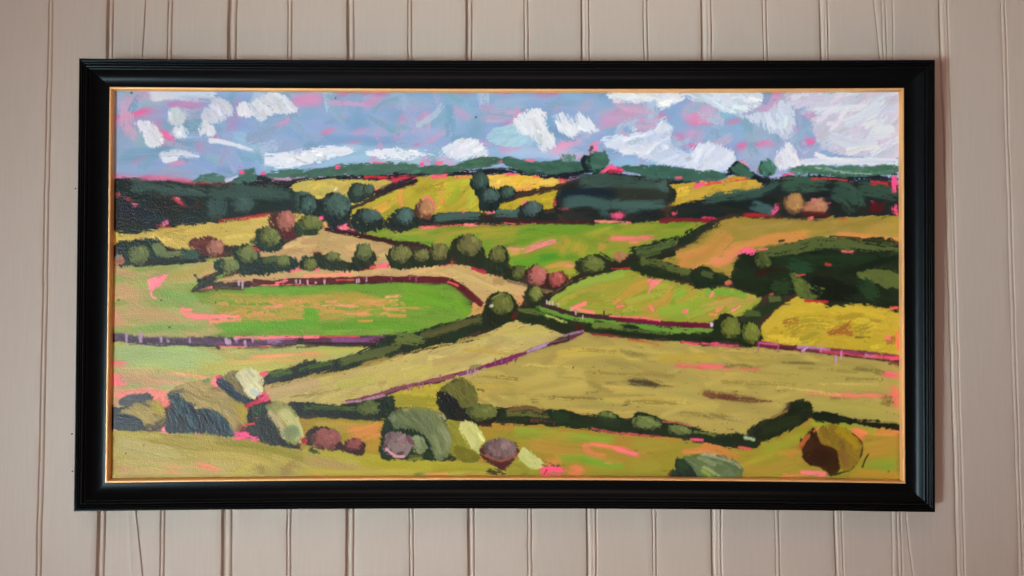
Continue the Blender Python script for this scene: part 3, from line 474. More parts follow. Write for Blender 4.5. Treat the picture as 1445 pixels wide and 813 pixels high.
    for i in range(50):                          # thin dry drags across the straw fields
        if i < 34: x, y, sl = 690 + 560 * R.rand(), 492 + 92 * R.rand(), .05
        else: x = 420 + 330 * R.rand(); y = 548 - (x - 420) * .26 - 4 - 22 * R.rand(); sl = -.24
        if y > 560 and x > 1000: y -= 30
        L = 30 + 90 * R.rand(); sl += R.normal(0, .025)
        c = [(160, 142, 72), (148, 130, 64), (196, 174, 92), (190, 162, 82), (138, 120, 62), (180, 154, 70)][R.randint(6)]
        P = np.array([(x - L / 2, y - sl * L / 2), (x, y + R.normal(0, .6)), (x + L / 2, y + sl * L / 2)])
        S('g', P, 2.5 + 4.5 * R.rand(), c, raw=P, dry=.42 + .1 * R.rand(), rag=1.)
    # bottom field
    B('g', mix_pts(('A3', [(1040, 430), (1161, 420)]), ('B3', [(300, 440), (440, 430), (780, 450), (1161, 455)]), ('C3', [(250, 460), (480, 490), (700, 512), (1000, 545), (1161, 575)]), ('D3', [(250, 600), (330, 555), (500, 480), (600, 425), (830, 470), (1085, 495), (1085, 770), (-900, 770)]), ('B3', [(700, 770), (0, 720)])), (152, 142, 44), ang=2, c2=(174, 134, 52), mx=(60, 12), smooth=False)
    S('B3', [(60, 470), (250, 480), (420, 470)], 60, (160, 160, 56), c2=(190, 140, 66), dry=.08); S('B3', [(250, 520), (340, 500), (420, 480)], 90, (214, 140, 72), dry=.2, rag=3); S('B3', [(350, 560), (420, 600)], 90, (176, 140, 50), bleed=.2)
    S('C3', [(60, 500), (300, 520), (600, 540)], 60, (134, 158, 50), c2=(170, 150, 56), dry=.1); S('C3', [(300, 650), (420, 640), (600, 690)], 60, (136, 160, 50), dry=.12); S('C3', [(700, 560), (900, 570)], 60, (160, 145, 52), bleed=.2); S('C3', [(150, 570), (300, 590), (420, 600)], 60, (182, 142, 60), dry=.12); S('C3', [(700, 690), (860, 690)], 60, (156, 146, 50), bleed=.2); S('C3', [(260, 640), (300, 690)], 70, (206, 136, 68), dry=.2); S('C3', [(360, 700), (440, 730)], 70, (226, 124, 84), dry=.1)
    S('C3', [(430, 580), (500, 570), (640, 592), (740, 632)], 22, (248, 124, 104), dry=.1, rag=2); S('C3', [(610, 596), (730, 625)], 18, (255, 112, 140)); S('C3', [(440, 590), (500, 625), (560, 630)], 34, (220, 130, 85), dry=.3); S('C3', [(535, 675), (590, 672)], 12, (250, 130, 120)); S('C3', [(420, 655), (560, 680), (660, 695)], 28, (120, 160, 46), dry=.15)
    S('C3', [(980, 610), (1100, 600), (1161, 620)], 30, (222, 135, 78), dry=.2); S('D3', [(0, 580), (100, 600), (200, 640)], 60, (205, 130, 66), dry=.2); S('D3', [(330, 590), (450, 560), (560, 520)], 60, (146, 152, 46), bleed=.2); S('D3', [(230, 720), (400, 700), (520, 660)], 70, (168, 138, 52), bleed=.2); S('D3', [(600, 450), (750, 470), (950, 500)], 40, (150, 158, 46), bleed=.15)
    S('D3', [(820, 500), (900, 520)], 60, (232, 120, 84), dry=.15); S('D3', [(940, 500), (1070, 500)], 50, (206, 134, 66), dry=.1); S('D3', [(880, 600), (1070, 560)], 80, (128, 150, 46), c2=(180, 138, 54), dry=.1); S('D3', [(900, 690), (1070, 670)], 60, (124, 150, 50), bleed=.25); S('D3', [(850, 730), (1070, 740)], 50, (178, 136, 50), bleed=.2); S('D3', [(480, 640), (500, 600)], 24, (215, 125, 72), dry=.25); S('D3', [(540, 722), (600, 725), (680, 735)], 28, (255, 118, 136), dry=.08); S('D3', [(1060, 480), (1070, 510)], 30, (245, 120, 110), dry=.1); S('D3', [(440, 740), (560, 735)], 20, (230, 125, 90), dry=.2)
    soften([(430, 600), (560, 600), (720, 605), (860, 618), (1050, 635), (1150, 600), (1265, 610), (1265, 672), (800, 672), (560, 660)], 3, 7, 1.5, .5)
    # near hill at the lower left
    B('g', mix_pts(('A3', [(15, 495), (80, 478), (200, 490), (340, 505), (520, 505), (680, 520), (860, 560), (1010, 590), (1161, 600)]), ('B3', [(100, 592), (250, 620), (420, 645), (620, 655), (800, 660), (950, 670), (1060, 700), (1161, 730)]), ('C3', [(60, 745), (60, 775)]), ('A3', [(10, 790)])), (172, 158, 72), ang=8, c2=(184, 170, 88), mx=(80, 12), smooth=False)
    S('A3', [(100, 510), (400, 560), (700, 610), (900, 650)], 60, (150, 138, 56), c2=(164, 148, 64), bleed=.15, hg=1.4); S('A3', [(60, 560), (200, 600), (400, 650)], 110, (182, 170, 100), bleed=.2); S('A3', [(60, 690), (300, 700), (700, 700)], 80, (186, 172, 98), c2=(196, 168, 104), bleed=.2); S('A3', [(500, 620), (750, 640), (900, 680)], 50, (186, 166, 84), bleed=.2); S('A3', [(60, 505), (200, 520), (300, 520)], 30, (176, 166, 74), bleed=.15)
    S('A3', [(600, 545), (800, 570), (1000, 620), (1161, 670)], 44, (146, 140, 50), c2=(160, 135, 80), bleed=.2); S('B3', [(0, 600), (200, 620), (420, 660), (700, 690)], 56, (162, 156, 50), c2=(180, 168, 62), bleed=.2); S('B3', [(0, 650), (200, 690), (400, 710)], 50, (176, 154, 82), c2=(164, 140, 90), bleed=.15); S('B3', [(300, 660), (600, 690), (900, 690)], 60, (170, 162, 46), bleed=.2); S('B3', [(0, 720), (300, 730), (600, 720)], 40, (188, 170, 68), bleed=.2); S('B3', [(700, 700), (900, 690), (1060, 715)], 40, (158, 152, 44), bleed=.2)
    S('A3', [(495, 678), (560, 690), (610, 705)], 26, (240, 145, 110), dry=.1); S('A3', [(320, 710), (410, 700)], 40, (222, 160, 104), dry=.2); S('A3', [(60, 720), (150, 690)], 50, (205, 160, 104), dry=.3); S('A3', [(840, 730), (850, 680)], 40, (130, 112, 60), dry=.35); S('A3', [(960, 730), (1010, 690), (1060, 650)], 50, (150, 128, 74), dry=.25)
    S('B3', [(60, 732), (100, 735)], 14, (235, 150, 90), dry=.1); S('B3', [(660, 732), (780, 732)], 16, (235, 150, 90), dry=.08); S('B3', [(860, 736), (1100, 735)], 12, (190, 150, 60), dry=.1); S('B3', [(600, 732), (650, 730)], 12, (90, 110, 60), dry=.2); S('B3', [(130, 540), (140, 600)], 30, (100, 110, 50), dry=.5)
    S('A3', [(400, 500), (480, 505)], 16, (110, 145, 80), dry=.1); S('A3', [(300, 490), (330, 470)], 50, (240, 130, 140), dry=.05); S('A3', [(490, 510), (510, 508)], 18, (250, 120, 130)); S('A3', [(40, 490), (60, 488)], 12, (235, 130, 130))
    soften([(160, 615), (300, 618), (420, 640), (560, 655), (700, 662), (700, 674), (160, 674)], 4, 9, 1.5, .55)
    # ---------------- yellow field at the right
    B('D2', [(300, 745), (330, 650), (420, 560), (520, 498), (640, 530), (700, 545), (870, 535), (1000, 560), (1085, 568), (1085, 825), (900, 800), (560, 770)], (190, 162, 46), ang=6, c2=(198, 170, 56), mx=(70, 12), smooth=False, rag=2)
    S('D2', [(340, 680), (450, 580), (540, 520)], 50, (196, 168, 56), bleed=.2); S('D2', [(560, 560), (800, 560), (1000, 590)], 40, (194, 168, 52), bleed=.2)
    S('D2', [(470, 690), (560, 640), (700, 640)], 90, (160, 140, 46), dry=.4); S('D2', [(450, 645), (530, 625)], 34, (150, 106, 42), dry=.3, rag=2.5); S('D2', [(700, 695), (760, 680), (810, 640)], 50, (154, 98, 42), dry=.28, rag=2.5); S('D2', [(740, 690), (825, 700)], 30, (160, 96, 44), dry=.35); S('D2', [(840, 690), (930, 660)], 60, (150, 128, 44), dry=.4); S('D2', [(840, 720), (920, 722)], 12, (120, 100, 40), dry=.2); S('D2', [(920, 625), (980, 635)], 16, (170, 130, 46), dry=.2); S('D2', [(540, 740), (640, 700)], 40, (158, 144, 44), dry=.3)
    S('D2', [(1010, 740), (1070, 740)], 50, (172, 110, 50), dry=.25); S('D2', [(1005, 722), (1030, 720)], 20, (245, 120, 110)); S('D2', [(1065, 690), (1072, 790)], 18, (225, 120, 80), dry=.1)
    # green field in the middle right
    B('g', mix_pts(('C2', [(215, 525), (360, 420), (480, 382), (640, 345), (760, 372), (900, 405), (1120, 465)]), ('D2', [(60, 450), (180, 455), (330, 495), (230, 600), (120, 620), (20, 650)]), ('C2', [(1100, 650), (800, 630), (500, 608), (360, 580)])), (138, 158, 54), ang=-14, c2=(176, 150, 60), mx=(50, 14))
    S('C2', [(250, 510), (380, 440), (520, 400), (660, 370)], 50, (146, 170, 66), bleed=.15); S('C2', [(620, 520), (740, 440), (840, 420)], 60, (186, 148, 62), dry=.2); S('C2', [(760, 580), (880, 520), (940, 450)], 60, (184, 146, 64), dry=.25); S('C2', [(560, 480), (700, 420)], 50, (160, 158, 58), dry=.15); S('C2', [(850, 580), (1000, 560), (1100, 520)], 60, (140, 166, 56), dry=.15); S('C2', [(1060, 480), (1161, 500)], 40, (150, 160, 56), dry=.15); S('C2', [(420, 560), (640, 580)], 50, (165, 158, 60), dry=.2); S('D2', [(0, 560), (200, 520), (310, 510)], 50, (152, 160, 62), c2=(190, 150, 80), dry=.1); S('C2', [(930, 500), (1000, 460)], 50, (136, 166, 58), dry=.15); S('D2', [(20, 470), (150, 480), (250, 510)], 30, (122, 168, 60), dry=.1)
    B('C2', [(790, 402), (868, 410), (830, 440), (815, 455), (795, 430)], (244, 126, 128), ang=-40); S('C2', [(370, 568), (420, 545), (455, 535)], 26, (245, 132, 120), dry=.1); S('C2', [(400, 565), (500, 590)], 18, (245, 132, 120), dry=.1); S('C2', [(600, 535), (640, 515)], 20, (225, 140, 85), dry=.2); S('C2', [(618, 552), (662, 545)], 22, (250, 120, 120)); S('C2', [(800, 545), (822, 580)], 14, (245, 130, 120), dry=.1); S('C2', [(978, 578), (1008, 576)], 22, (252, 116, 130)); S('C2', [(790, 480), (820, 440)], 12, (240, 130, 120), dry=.15); S('C2', [(1140, 500), (1150, 475)], 16, (240, 140, 110)); S('D2', [(50, 500), (65, 472)], 16, (245, 140, 125)); S('D2', [(160, 578), (215, 550)], 12, (245, 135, 125)); S('D2', [(80, 580), (110, 555)], 14, (235, 140, 105)); S('D2', [(40, 600), (90, 600)], 16, (225, 140, 90), dry=.2); S('C2', [(928, 582), (934, 584)], 7, (240, 120, 90))
    # ---------------- hedges
    # purple lane on the left
    S('A2', [(30, 715), (150, 735), (330, 745), (500, 738), (640, 735)], 46, (72, 54, 76), c2=(92, 70, 100), st=.14, rag=2); S('A2', [(600, 752), (800, 752), (1000, 745), (1161, 738)], 30, (70, 44, 66), c2=(96, 60, 96), st=.14); S('A2', [(1040, 745), (1161, 745)], 26, (46, 36, 32)); S('B2', [(0, 740), (150, 738), (300, 738), (450, 722)], 40, (84, 34, 56), c2=(112, 62, 104), st=.14); S('B2', [(0, 752), (200, 760), (380, 758)], 18, (46, 26, 34)); S('B2', [(150, 735), (280, 735), (380, 735)], 22, (124, 70, 124), dry=.25)
    S('A2', [(700, 722), (880, 722), (1161, 718)], 16, (252, 120, 140), rag=1.6); S('B2', [(0, 720), (80, 716)], 14, (250, 125, 120)); S('B2', [(80, 714), (300, 716)], 8, (215, 80, 80), dry=.2); S('A2', [(600, 772), (780, 772), (900, 768)], 7, (230, 120, 110), dry=.1); S('A2', [(602, 768), (620, 782)], 16, (60, 40, 30)); S('A3', [(1040, 42), (1161, 34)], 8, (70, 62, 40), dry=.2); S('B3', [(0, 24), (330, 34)], 8, (70, 60, 40), dry=.25)
    for x, w in ((110, 12), (188, 20), (300, 10), (455, 10), (710, 14), (800, 10)): S('A2', [(x, 695 if x < 200 else 720), (x + 1, 750)], w, (168, 140, 168), dry=.18)
    E('A2', 662, 742, 22, 22, (186, 160, 190), dry=.15); S('A2', [(755, 735), (762, 775)], 14, (180, 150, 184), dry=.1); S('A2', [(330, 738), (345, 745)], 14, (150, 130, 160)); S('A2', [(880, 745), (960, 740)], 26, (140, 110, 150), dry=.35)
    # maroon line above the green field
    S('A2', [(560, 440), (650, 425), (760, 440)], 26, (60, 48, 46), dry=.12); S('A2', [(690, 430), (790, 428)], 40, (56, 36, 42)); S('A2', [(640, 420), (760, 412)], 10, (205, 140, 110), dry=.2); S('A2', [(600, 410), (800, 395)], 12, (190, 160, 110))
    S('A2', [(800, 412), (880, 420), (930, 432)], 26, (88, 30, 38)); S('A2', [(930, 425), (1020, 412), (1161, 415)], 32, (76, 26, 36), c2=(100, 30, 44)); S('A2', [(790, 440), (900, 435), (1060, 432), (1161, 432)], 7, (245, 120, 120)); S('A2', [(925, 425), (990, 408)], 12, (244, 120, 130))
    S('B2', [(-10, 415), (150, 410), (400, 402), (640, 404), (790, 410)], 32, (98, 28, 40), c2=(80, 24, 32), st=.14); S('B2', [(790, 412), (870, 460), (930, 510), (970, 545)], 34, (104, 30, 42), c2=(84, 24, 30), st=.14); S('B2', [(0, 430), (300, 425), (560, 418)], 8, (50, 40, 26), dry=.2); S('B2', [(780, 415), (840, 440)], 12, (220, 90, 80), dry=.2); S('B2', [(170, 408), (270, 405)], 8, (190, 80, 70), dry=.2)
    for x, y0, y1 in ((15, 405, 432), (60, 415, 428), (107, 405, 432), (283, 400, 425), (296, 398, 422), (337, 392, 418), (473, 385, 410), (573, 380, 405), (608, 385, 415)): S('B2', [(x, y0), (x + 2, y1)], 9, (190, 158, 186) if x < 400 else (140, 70, 100), rag=.8)
    for x, y0, y1 in ((722, 408, 440), (742, 410, 455), (1035, 405, 425), (1057, 405, 430), (1100, 410, 432)): S('A2', [(x, y0), (x + 2, y1)], 9, (186, 160, 184), rag=.8)
    # small tan-field line
    S('B2', [(110, 128), (250, 155), (420, 190), (500, 208)], 24, (58, 28, 32)); S('B2', [(490, 208), (620, 215), (690, 245)], 26, (54, 34, 32), dry=.1)
    B('B2', [(165, 120), (210, 100), (240, 115), (272, 140), (220, 132)], (250, 116, 146), ang=20, rag=2); S('B2', [(385, 335), (460, 326)], 26, (255, 110, 130), dry=.06); S('B2', [(300, 350), (390, 330)], 20, (190, 50, 55), dry=.12); S('B2', [(50, 265), (90, 262)], 20, (170, 40, 50), dry=.2); S('B2', [(790, 300), (820, 290)], 60, (170, 56, 46), dry=.12); S('B2', [(730, 328), (790, 318)], 14, (215, 80, 90), dry=.12); S('B2', [(910, 340), (990, 365)], 22, (180, 50, 70), dry=.15)
    # left row of bushes
    B('A2', [(60, 215), (110, 190), (178, 196), (210, 176), (285, 188), (335, 248), (430, 240), (520, 262), (525, 288), (370, 305), (220, 325), (120, 328), (70, 330)], (38, 56, 52), ang=50, rag=2.4); S('A2', [(150, 318), (380, 305), (560, 285)], 34, (30, 38, 44), dry=.08)
    E('A2', 178, 266, 56, 52, (104, 116, 72), c2=(94, 108, 74)); B('A2', [(250, 215), (290, 205), (330, 250), (345, 285), (290, 280)], (104, 120, 76), ang=40); S('A2', [(330, 268), (420, 266)], 40, (108, 120, 78), rag=2); S('A2', [(425, 268), (505, 262)], 46, (58, 84, 74), rag=2.2); E('A2', 68, 300, 30, 34, (170, 110, 90), dry=.1); S('A2', [(50, 285), (70, 275)], 18, (90, 120, 110))
    B('A2', [(448, 205), (490, 175), (570, 168), (640, 222), (655, 268), (570, 282), (490, 245)], (84, 46, 44), ang=50, rag=2.2); S('A2', [(470, 210), (560, 200)], 34, (110, 58, 54), dry=.25); E('A2', 602, 228, 48, 44, (168, 112, 96), c2=(150, 100, 90)); S('A2', [(645, 235), (715, 240)], 36, (54, 42, 36), rag=2)
    B('A2', [(685, 240), (740, 215), (790, 220), (832, 270), (850, 290), (1010, 275), (1062, 322), (1010, 350), (900, 372), (740, 378), (715, 330)], (34, 50, 44), ang=55, rag=2.6); E('A2', 772, 262, 54, 46, (106, 118, 70)); E('A2', 968, 302, 46, 30, (104, 114, 64)); S('A2', [(860, 298), (930, 290)], 32, (76, 92, 56), rag=2)
    E('A2', 625, 328, 42, 36, (40, 60, 52), rag=2.5); E('A2', 678, 330, 46, 42, (108, 120, 74)); E('A2', 1108, 316, 46, 42, (42, 60, 44), rag=2.2); E('A2', 1122, 314, 30, 34, (106, 116, 66))
    B('A2', [(478, 375), (520, 400), (560, 385), (625, 355), (632, 385), (560, 430), (510, 462), (468, 468), (500, 440), (490, 400)], (42, 54, 48), ang=-35, rag=2.5); S('A2', [(530, 400), (610, 372)], 20, (78, 48, 50), dry=.2); S('A2', [(600, 400), (635, 380)], 12, (120, 165, 60)); S('A2', [(475, 465), (540, 440)], 14, (60, 44, 60), dry=.15); S('A2', [(520, 460), (580, 445)], 8, (225, 120, 110), dry=.2)
    S('A2', [(805, 235), (840, 245)], 16, (215, 70, 80))
    B('A2', [(815, 130), (900, 120), (960, 190), (955, 240), (880, 252), (800, 215), (780, 195), (815, 175)], (34, 52, 42), ang=55, rag=2.4); E('A2', 896, 165, 54, 52, (114, 122, 68), c2=(104, 114, 64))
    B('A2', [(888, 55), (940, 38), (1000, 60), (1042, 130), (1040, 165), (980, 185), (930, 140), (888, 112)], (72, 42, 40), ang=60, rag=2.2); E('A2', 982, 84, 52, 56, (172, 108, 96), c2=(158, 98, 86)); S('A2', [(955, 160), (1040, 165)], 34, (84, 36, 40))
    B('A2', [(1036, 100), (1080, 80), (1161, 90), (1180, 130), (1100, 155), (1042, 172)], (42, 64, 46), ang=50, rag=2.2); E('A2', 1115, 90, 62, 42, (112, 122, 66)); 
    E('B2', 40, 90, 58, 46, (108, 116, 62)); S('B2', [(0, 150), (70, 140)], 30, (34, 52, 34), rag=2)
    # crowns in front of the yellow field
    B('B1', [(-20, 650), (40, 640), (90, 660), (130, 630), (200, 635), (252, 700), (254, 760), (215, 800), (160, 830), (110, 790), (60, 750), (-20, 745)], (28, 38, 40), ang=50, rag=2); E('B1', 180, 692, 74, 62, (64, 86, 78), c2=(74, 98, 92)); E('B1', 20, 690, 42, 46, (62, 86, 80)); S('B1', [(160, 615), (175, 600)], 10, (220, 215, 190))
    B('B1', [(236, 620), (268, 572), (330, 580), (370, 590), (388, 628), (350, 662), (275, 682), (240, 655)], (34, 46, 42), ang=60, rag=2); E('B1', 296, 616, 42, 38, (64, 84, 72)); E('B1', 352, 610, 32, 32, (66, 86, 72))
    S('B1', [(385, 632), (460, 605), (540, 580), (600, 555)], 36, (44, 34, 40), rag=2); S('B1', [(570, 570), (610, 555)], 36, (40, 26, 34)); S('B1', [(385, 608), (400, 602)], 10, (240, 110, 110))
    B('B1', [(248, 790), (270, 740), (330, 715), (405, 735), (428, 800), (390, 835), (300, 840)], (28, 38, 38), ang=60, rag=2.2); E('B1', 360, 752, 62, 36, (68, 92, 86))
    B('B1', [(425, 800), (470, 745), (555, 705), (610, 740), (630, 800), (540, 840), (480, 836)], (32, 40, 38), ang=55, rag=2.4); E('B1', 548, 752, 44, 46, (72, 98, 92), ang=75)
    S('B1', [(640, 770), (760, 770), (900, 768), (1161, 775)], 60, (30, 38, 34), rag=2.4); S('B1', [(720, 765), (820, 752), (950, 755)], 46, (68, 92, 86), st=.13, rag=2); S('B1', [(1040, 740), (1161, 742), (1230, 750)], 50, (68, 94, 88), st=.13, rag=2); S('B1', [(960, 760), (1060, 775)], 40, (42, 38, 36))
    S('B1', [(625, 690), (620, 760)], 40, (78, 48, 42), dry=.1); E('B1', 668, 708, 48, 56, (170, 122, 84), ang=75); S('B1', [(640, 665), (670, 648), (705, 680), (722, 720)], 12, (246, 116, 124), dry=.1); S('B1', [(650, 758), (690, 765)], 24, (110, 60, 50), dry=.2); S('B1', [(860, 733), (872, 735)], 12, HOT); S('B1', [(995, 735), (1035, 728)], 18, (252, 104, 140)); S('B2', [(80, 70), (100, 66)], 20, (255, 100, 150)); S('B2', [(105, 90), (120, 120)], 26, (220, 165, 90))
    B('B1', [(903, 575), (930, 522), (985, 530), (1012, 590), (1055, 610), (1080, 595), (1110, 590), (1157, 632), (1112, 672), (1065, 690), (1045, 720), (960, 726), (946, 660), (920, 612)], (26, 40, 40), ang=60, rag=2); E('B1', 962, 560, 44, 46, (54, 78, 68)); E('B1', 1012, 640, 46, 38, (66, 88, 84)); E('B1', 1112, 622, 40, 30, (64, 86, 76))
    B('C1', [(84, 725), (130, 680), (200, 688), (232, 735), (290, 740), (300, 780), (190, 790), (90, 785)], (28, 38, 36), ang=60, rag=2.2); E('C1', 160, 712, 50, 42, (72, 92, 90)); S('C1', [(100, 690), (125, 675)], 12, (240, 110, 120)); S('C1', [(0, 770), (150, 785), (500, 790)], 24, (58, 30, 34), dry=.1)
    # second row: round trees over the tan field
    B('B2', [(-20, 300), (30, 285), (60, 255), (130, 280), (240, 308), (262, 290), (290, 218), (340, 213), (388, 288), (352, 340), (230, 362), (60, 342), (-20, 345)], (34, 44, 32), ang=60, rag=2.4); E('B2', 328, 250, 44, 46, (104, 112, 66), ang=80); E('B2', 158, 278, 46, 26, (102, 108, 62)); E('B2', 32, 320, 34, 36, (104, 112, 62)); S('B2', [(195, 275), (250, 300)], 26, (186, 158, 104))
    B('B2', [(452, 262), (490, 224), (560, 222), (602, 255), (640, 238), (682, 250), (690, 222), (740, 208), (798, 248), (780, 318), (640, 338), (500, 348), (462, 312)], (36, 44, 28), ang=70, rag=2.2); E('B2', 530, 262, 52, 46, (112, 112, 64), ang=75); E('B2', 636, 270, 42, 30, (112, 112, 64)); E('B2', 738, 252, 48, 46, (108, 106, 60), ang=80)
    B('B2', [(795, 225), (850, 162), (920, 165), (972, 228), (1000, 290), (1020, 238), (1100, 232), (1112, 345), (1050, 382), (960, 345), (830, 312)], (36, 44, 28), ang=65, rag=2.4); E('B2', 902, 214, 64, 58, (114, 112, 64), ang=72, c2=(104, 102, 60)); E('B2', 1058, 265, 46, 42, (104, 104, 56), ang=80)
    B('C2', [(0, 370), (45, 335), (120, 340), (135, 390), (80, 415), (20, 405)], (34, 42, 26), rag=2.2); E('C2', 92, 368, 38, 34, (92, 98, 50)); S('C2', [(20, 410), (130, 440)], 20, (130, 110, 80), dry=.3)
    B('C2', [(128, 345), (180, 325), (250, 368), (330, 358), (352, 402), (330, 452), (230, 465), (150, 420), (120, 390)], (60, 32, 30), ang=60, rag=2.3); E('C2', 190, 384, 52, 52, (180, 106, 96), ang=20, c2=(165, 92, 84)); E('C2', 296, 404, 44, 44, (176, 92, 86), c2=(150, 70, 66), rag=2.2)
    # lane up from the crossing
    S('C2', [(210, 525), (300, 462), (400, 400), (480, 368), (600, 335)], 32, (44, 34, 30), rag=2.2); S('C2', [(260, 490), (380, 408)], 10, (90, 66, 50), dry=.3)
    B('C2', [(115, 485), (150, 438), (212, 450), (228, 500), (205, 552), (135, 552)], (36, 44, 26), ang=60, rag=2.2); E('C2', 178, 480, 34, 40, (122, 128, 64)); S('C2', [(200, 465), (270, 470)], 22, (110, 90, 64), dry=.3)
    B('C2', [(392, 320), (440, 285), (530, 262), (600, 300), (660, 320), (600, 352), (520, 380), (415, 372)], (38, 44, 30), ang=30, rag=2.4); E('C2', 492, 318, 60, 42, (104, 112, 56), ang=20)
    S('C2', [(600, 330), (700, 300), (740, 330)], 70, (42, 38, 30), rag=2.4); S('C2', [(590, 345), (690, 345)], 8, (190, 60, 60), dry=.15); B('C2', [(598, 275), (620, 250), (680, 262), (680, 280), (640, 308), (610, 292)], (168, 118, 82), ang=60, rag=1.6)
    S('C2', [(700, 260), (860, 225), (980, 190), (1080, 130), (1170, 90)], 62, (34, 44, 32), rag=2.6); S('C2', [(690, 290), (840, 280), (940, 260)], 34, (36, 40, 28), rag=2.4); S('C2', [(735, 255), (840, 228), (950, 200)], 40, (78, 94, 52), st=.14, dry=.15, rag=2.4); S('C2', [(750, 280), (860, 250)], 20, (70, 86, 46), dry=.15)
    B('C2', [(685, 320), (760, 290), (850, 302), (960, 340), (1060, 370), (1180, 400), (1180, 440), (1130, 460), (1080, 430), (980, 410), (870, 400), (760, 375)], (34, 44, 28), ang=18, rag=2.4); S('C2', [(750, 305), (850, 320), (960, 355), (1120, 390)], 46, (86, 96, 48), st=.12, rag=2, tap=.3)
    B('D2', [(-60, 370), (0, 330), (80, 362), (155, 392), (165, 415), (60, 440), (-30, 455)], (30, 42, 28), ang=20, rag=2); S('D2', [(0, 368), (60, 385)], 30, (72, 84, 46), dry=.1); S('D2', [(130, 425), (170, 412)], 26, (200, 110, 80), dry=.15)
    # big dark wood at the right
    B('D2', [(168, 370), (200, 275), (250, 258), (330, 262), (370, 240), (480, 205), (600, 180), (750, 180), (900, 192), (1085, 212), (1085, 560), (990, 558), (860, 540), (700, 548), (640, 526), (560, 500), (510, 490), (440, 492), (380, 488), (290, 492), (210, 468), (170, 430)], (26, 34, 23), ang=10, c2=(32, 44, 28), rag=2.4)
    S('D2', [(330, 255), (480, 240), (640, 205), (800, 215), (1080, 240)], 64, (84, 96, 50), st=.1, rag=2); S('D2', [(700, 170), (900, 185), (1000, 190)], 14, (50, 56, 32), dry=.3); S('D2', [(420, 195), (455, 190)], 14, (50, 50, 30))
    S('D2', [(380, 300), (560, 300), (900, 300), (1080, 280)], 60, (32, 50, 30), st=.12); E('D2', 335, 298, 42, 44, (76, 86, 44)); S('D2', [(480, 320), (600, 350)], 70, (38, 66, 42), rag=2.5, dry=.1); S('D2', [(290, 380), (400, 350), (480, 360)], 30, (52, 28, 20), dry=.4)
    B('D2', [(485, 365), (540, 385), (590, 425), (672, 428), (665, 480), (600, 512), (530, 490), (500, 440)], (90, 104, 50), ang=40, rag=2.6); B('D2', [(850, 370), (930, 345), (1000, 350), (1085, 378), (1085, 450), (1000, 442), (910, 415)], (90, 102, 50), ang=15, rag=2.2); S('D2', [(880, 420), (960, 510)], 80, (40, 62, 36), dry=.12, rag=2.6); S('D2', [(600, 430), (760, 470), (860, 480)], 110, (22, 28, 20), dry=.1); S('D2', [(390, 450), (490, 440)], 80, (42, 62, 36), dry=.12, rag=2.4); S('D2', [(860, 340), (1080, 280)], 30, (24, 34, 22), dry=.1)
    B('D2', [(200, 262), (225, 238), (295, 240), (285, 270), (240, 262)], (252, 98, 136), ang=-20, rag=2); S('D2', [(310, 242), (362, 240)], 11, (235, 110, 110), dry=.1); S('D2', [(765, 250), (826, 256)], 15, (240, 112, 110), dry=.12, rag=2); S('D2', [(675, 320), (708, 328)], 16, (170, 60, 50), dry=.15); S('D2', [(515, 382), (566, 376)], 12, (190, 70, 60), dry=.1); S('D2', [(560, 520), (690, 528)], 12, (190, 50, 50)); S('D2', [(1030, 560), (1075, 558)], 14, (225, 90, 80))
    # diagonal hedge and two round bushes
    S('D2', [(440, 500), (350, 560), (260, 620), (200, 660)], 76, (38, 52, 30), rag=3); S('D2', [(370, 515), (430, 510)], 30, (86, 96, 52), rag=2); S('D2', [(240, 590), (320, 590)], 34, (74, 88, 46), rag=2); S('D2', [(370, 486), (395, 484)], 14, (190, 90, 60), dry=.2)
    B('D2', [(108, 600), (160, 598), (218, 640), (300, 650), (332, 718), (280, 772), (180, 752), (60, 720), (60, 670)], (28, 40, 22), ang=50, rag=2.2); S('D2', [(115, 605), (155, 600)], 24, (44, 32, 26)); E('D2', 160, 668, 54, 56, (108, 114, 50), ang=60); E('D2', 270, 696, 48, 58, (116, 124, 52), ang=75)
    # maroon line and hedge between them
    S('C2', [(180, 565), (260, 575), (400, 612), (520, 632), (700, 655), (900, 682), (1140, 690)], 44, (92, 150, 54), c2=(112, 150, 56))
    S('C2', [(210, 540), (290, 565), (380, 592), (500, 606), (640, 620)], 24, (62, 34, 38), rag=1.8); S('C2', [(620, 620), (760, 632), (900, 645), (1140, 658)], 28, (112, 28, 56), c2=(92, 24, 44), st=.13); S('C2', [(580, 604), (720, 612), (860, 628)], 10, (245, 120, 120), dry=.1)
    for x, y in ((238, 525), (252, 530), (268, 530), (300, 540), (368, 562), (395, 585), (435, 605)): S('C2', [(x, y - 8), (x + 1, y + 14)], 9, (196, 178, 190), rag=.9, dry=.05)
    S('C2', [(550, 575), (552, 605)], 7, (60, 50, 40), rag=.6); S('C2', [(573, 585), (575, 605)], 5, (90, 90, 50), rag=.5); E('C2', 1138, 652, 8, 14, (205, 196, 205), rag=.7); E('D2', 55, 650, 8, 12, (200, 190, 205), rag=.7)
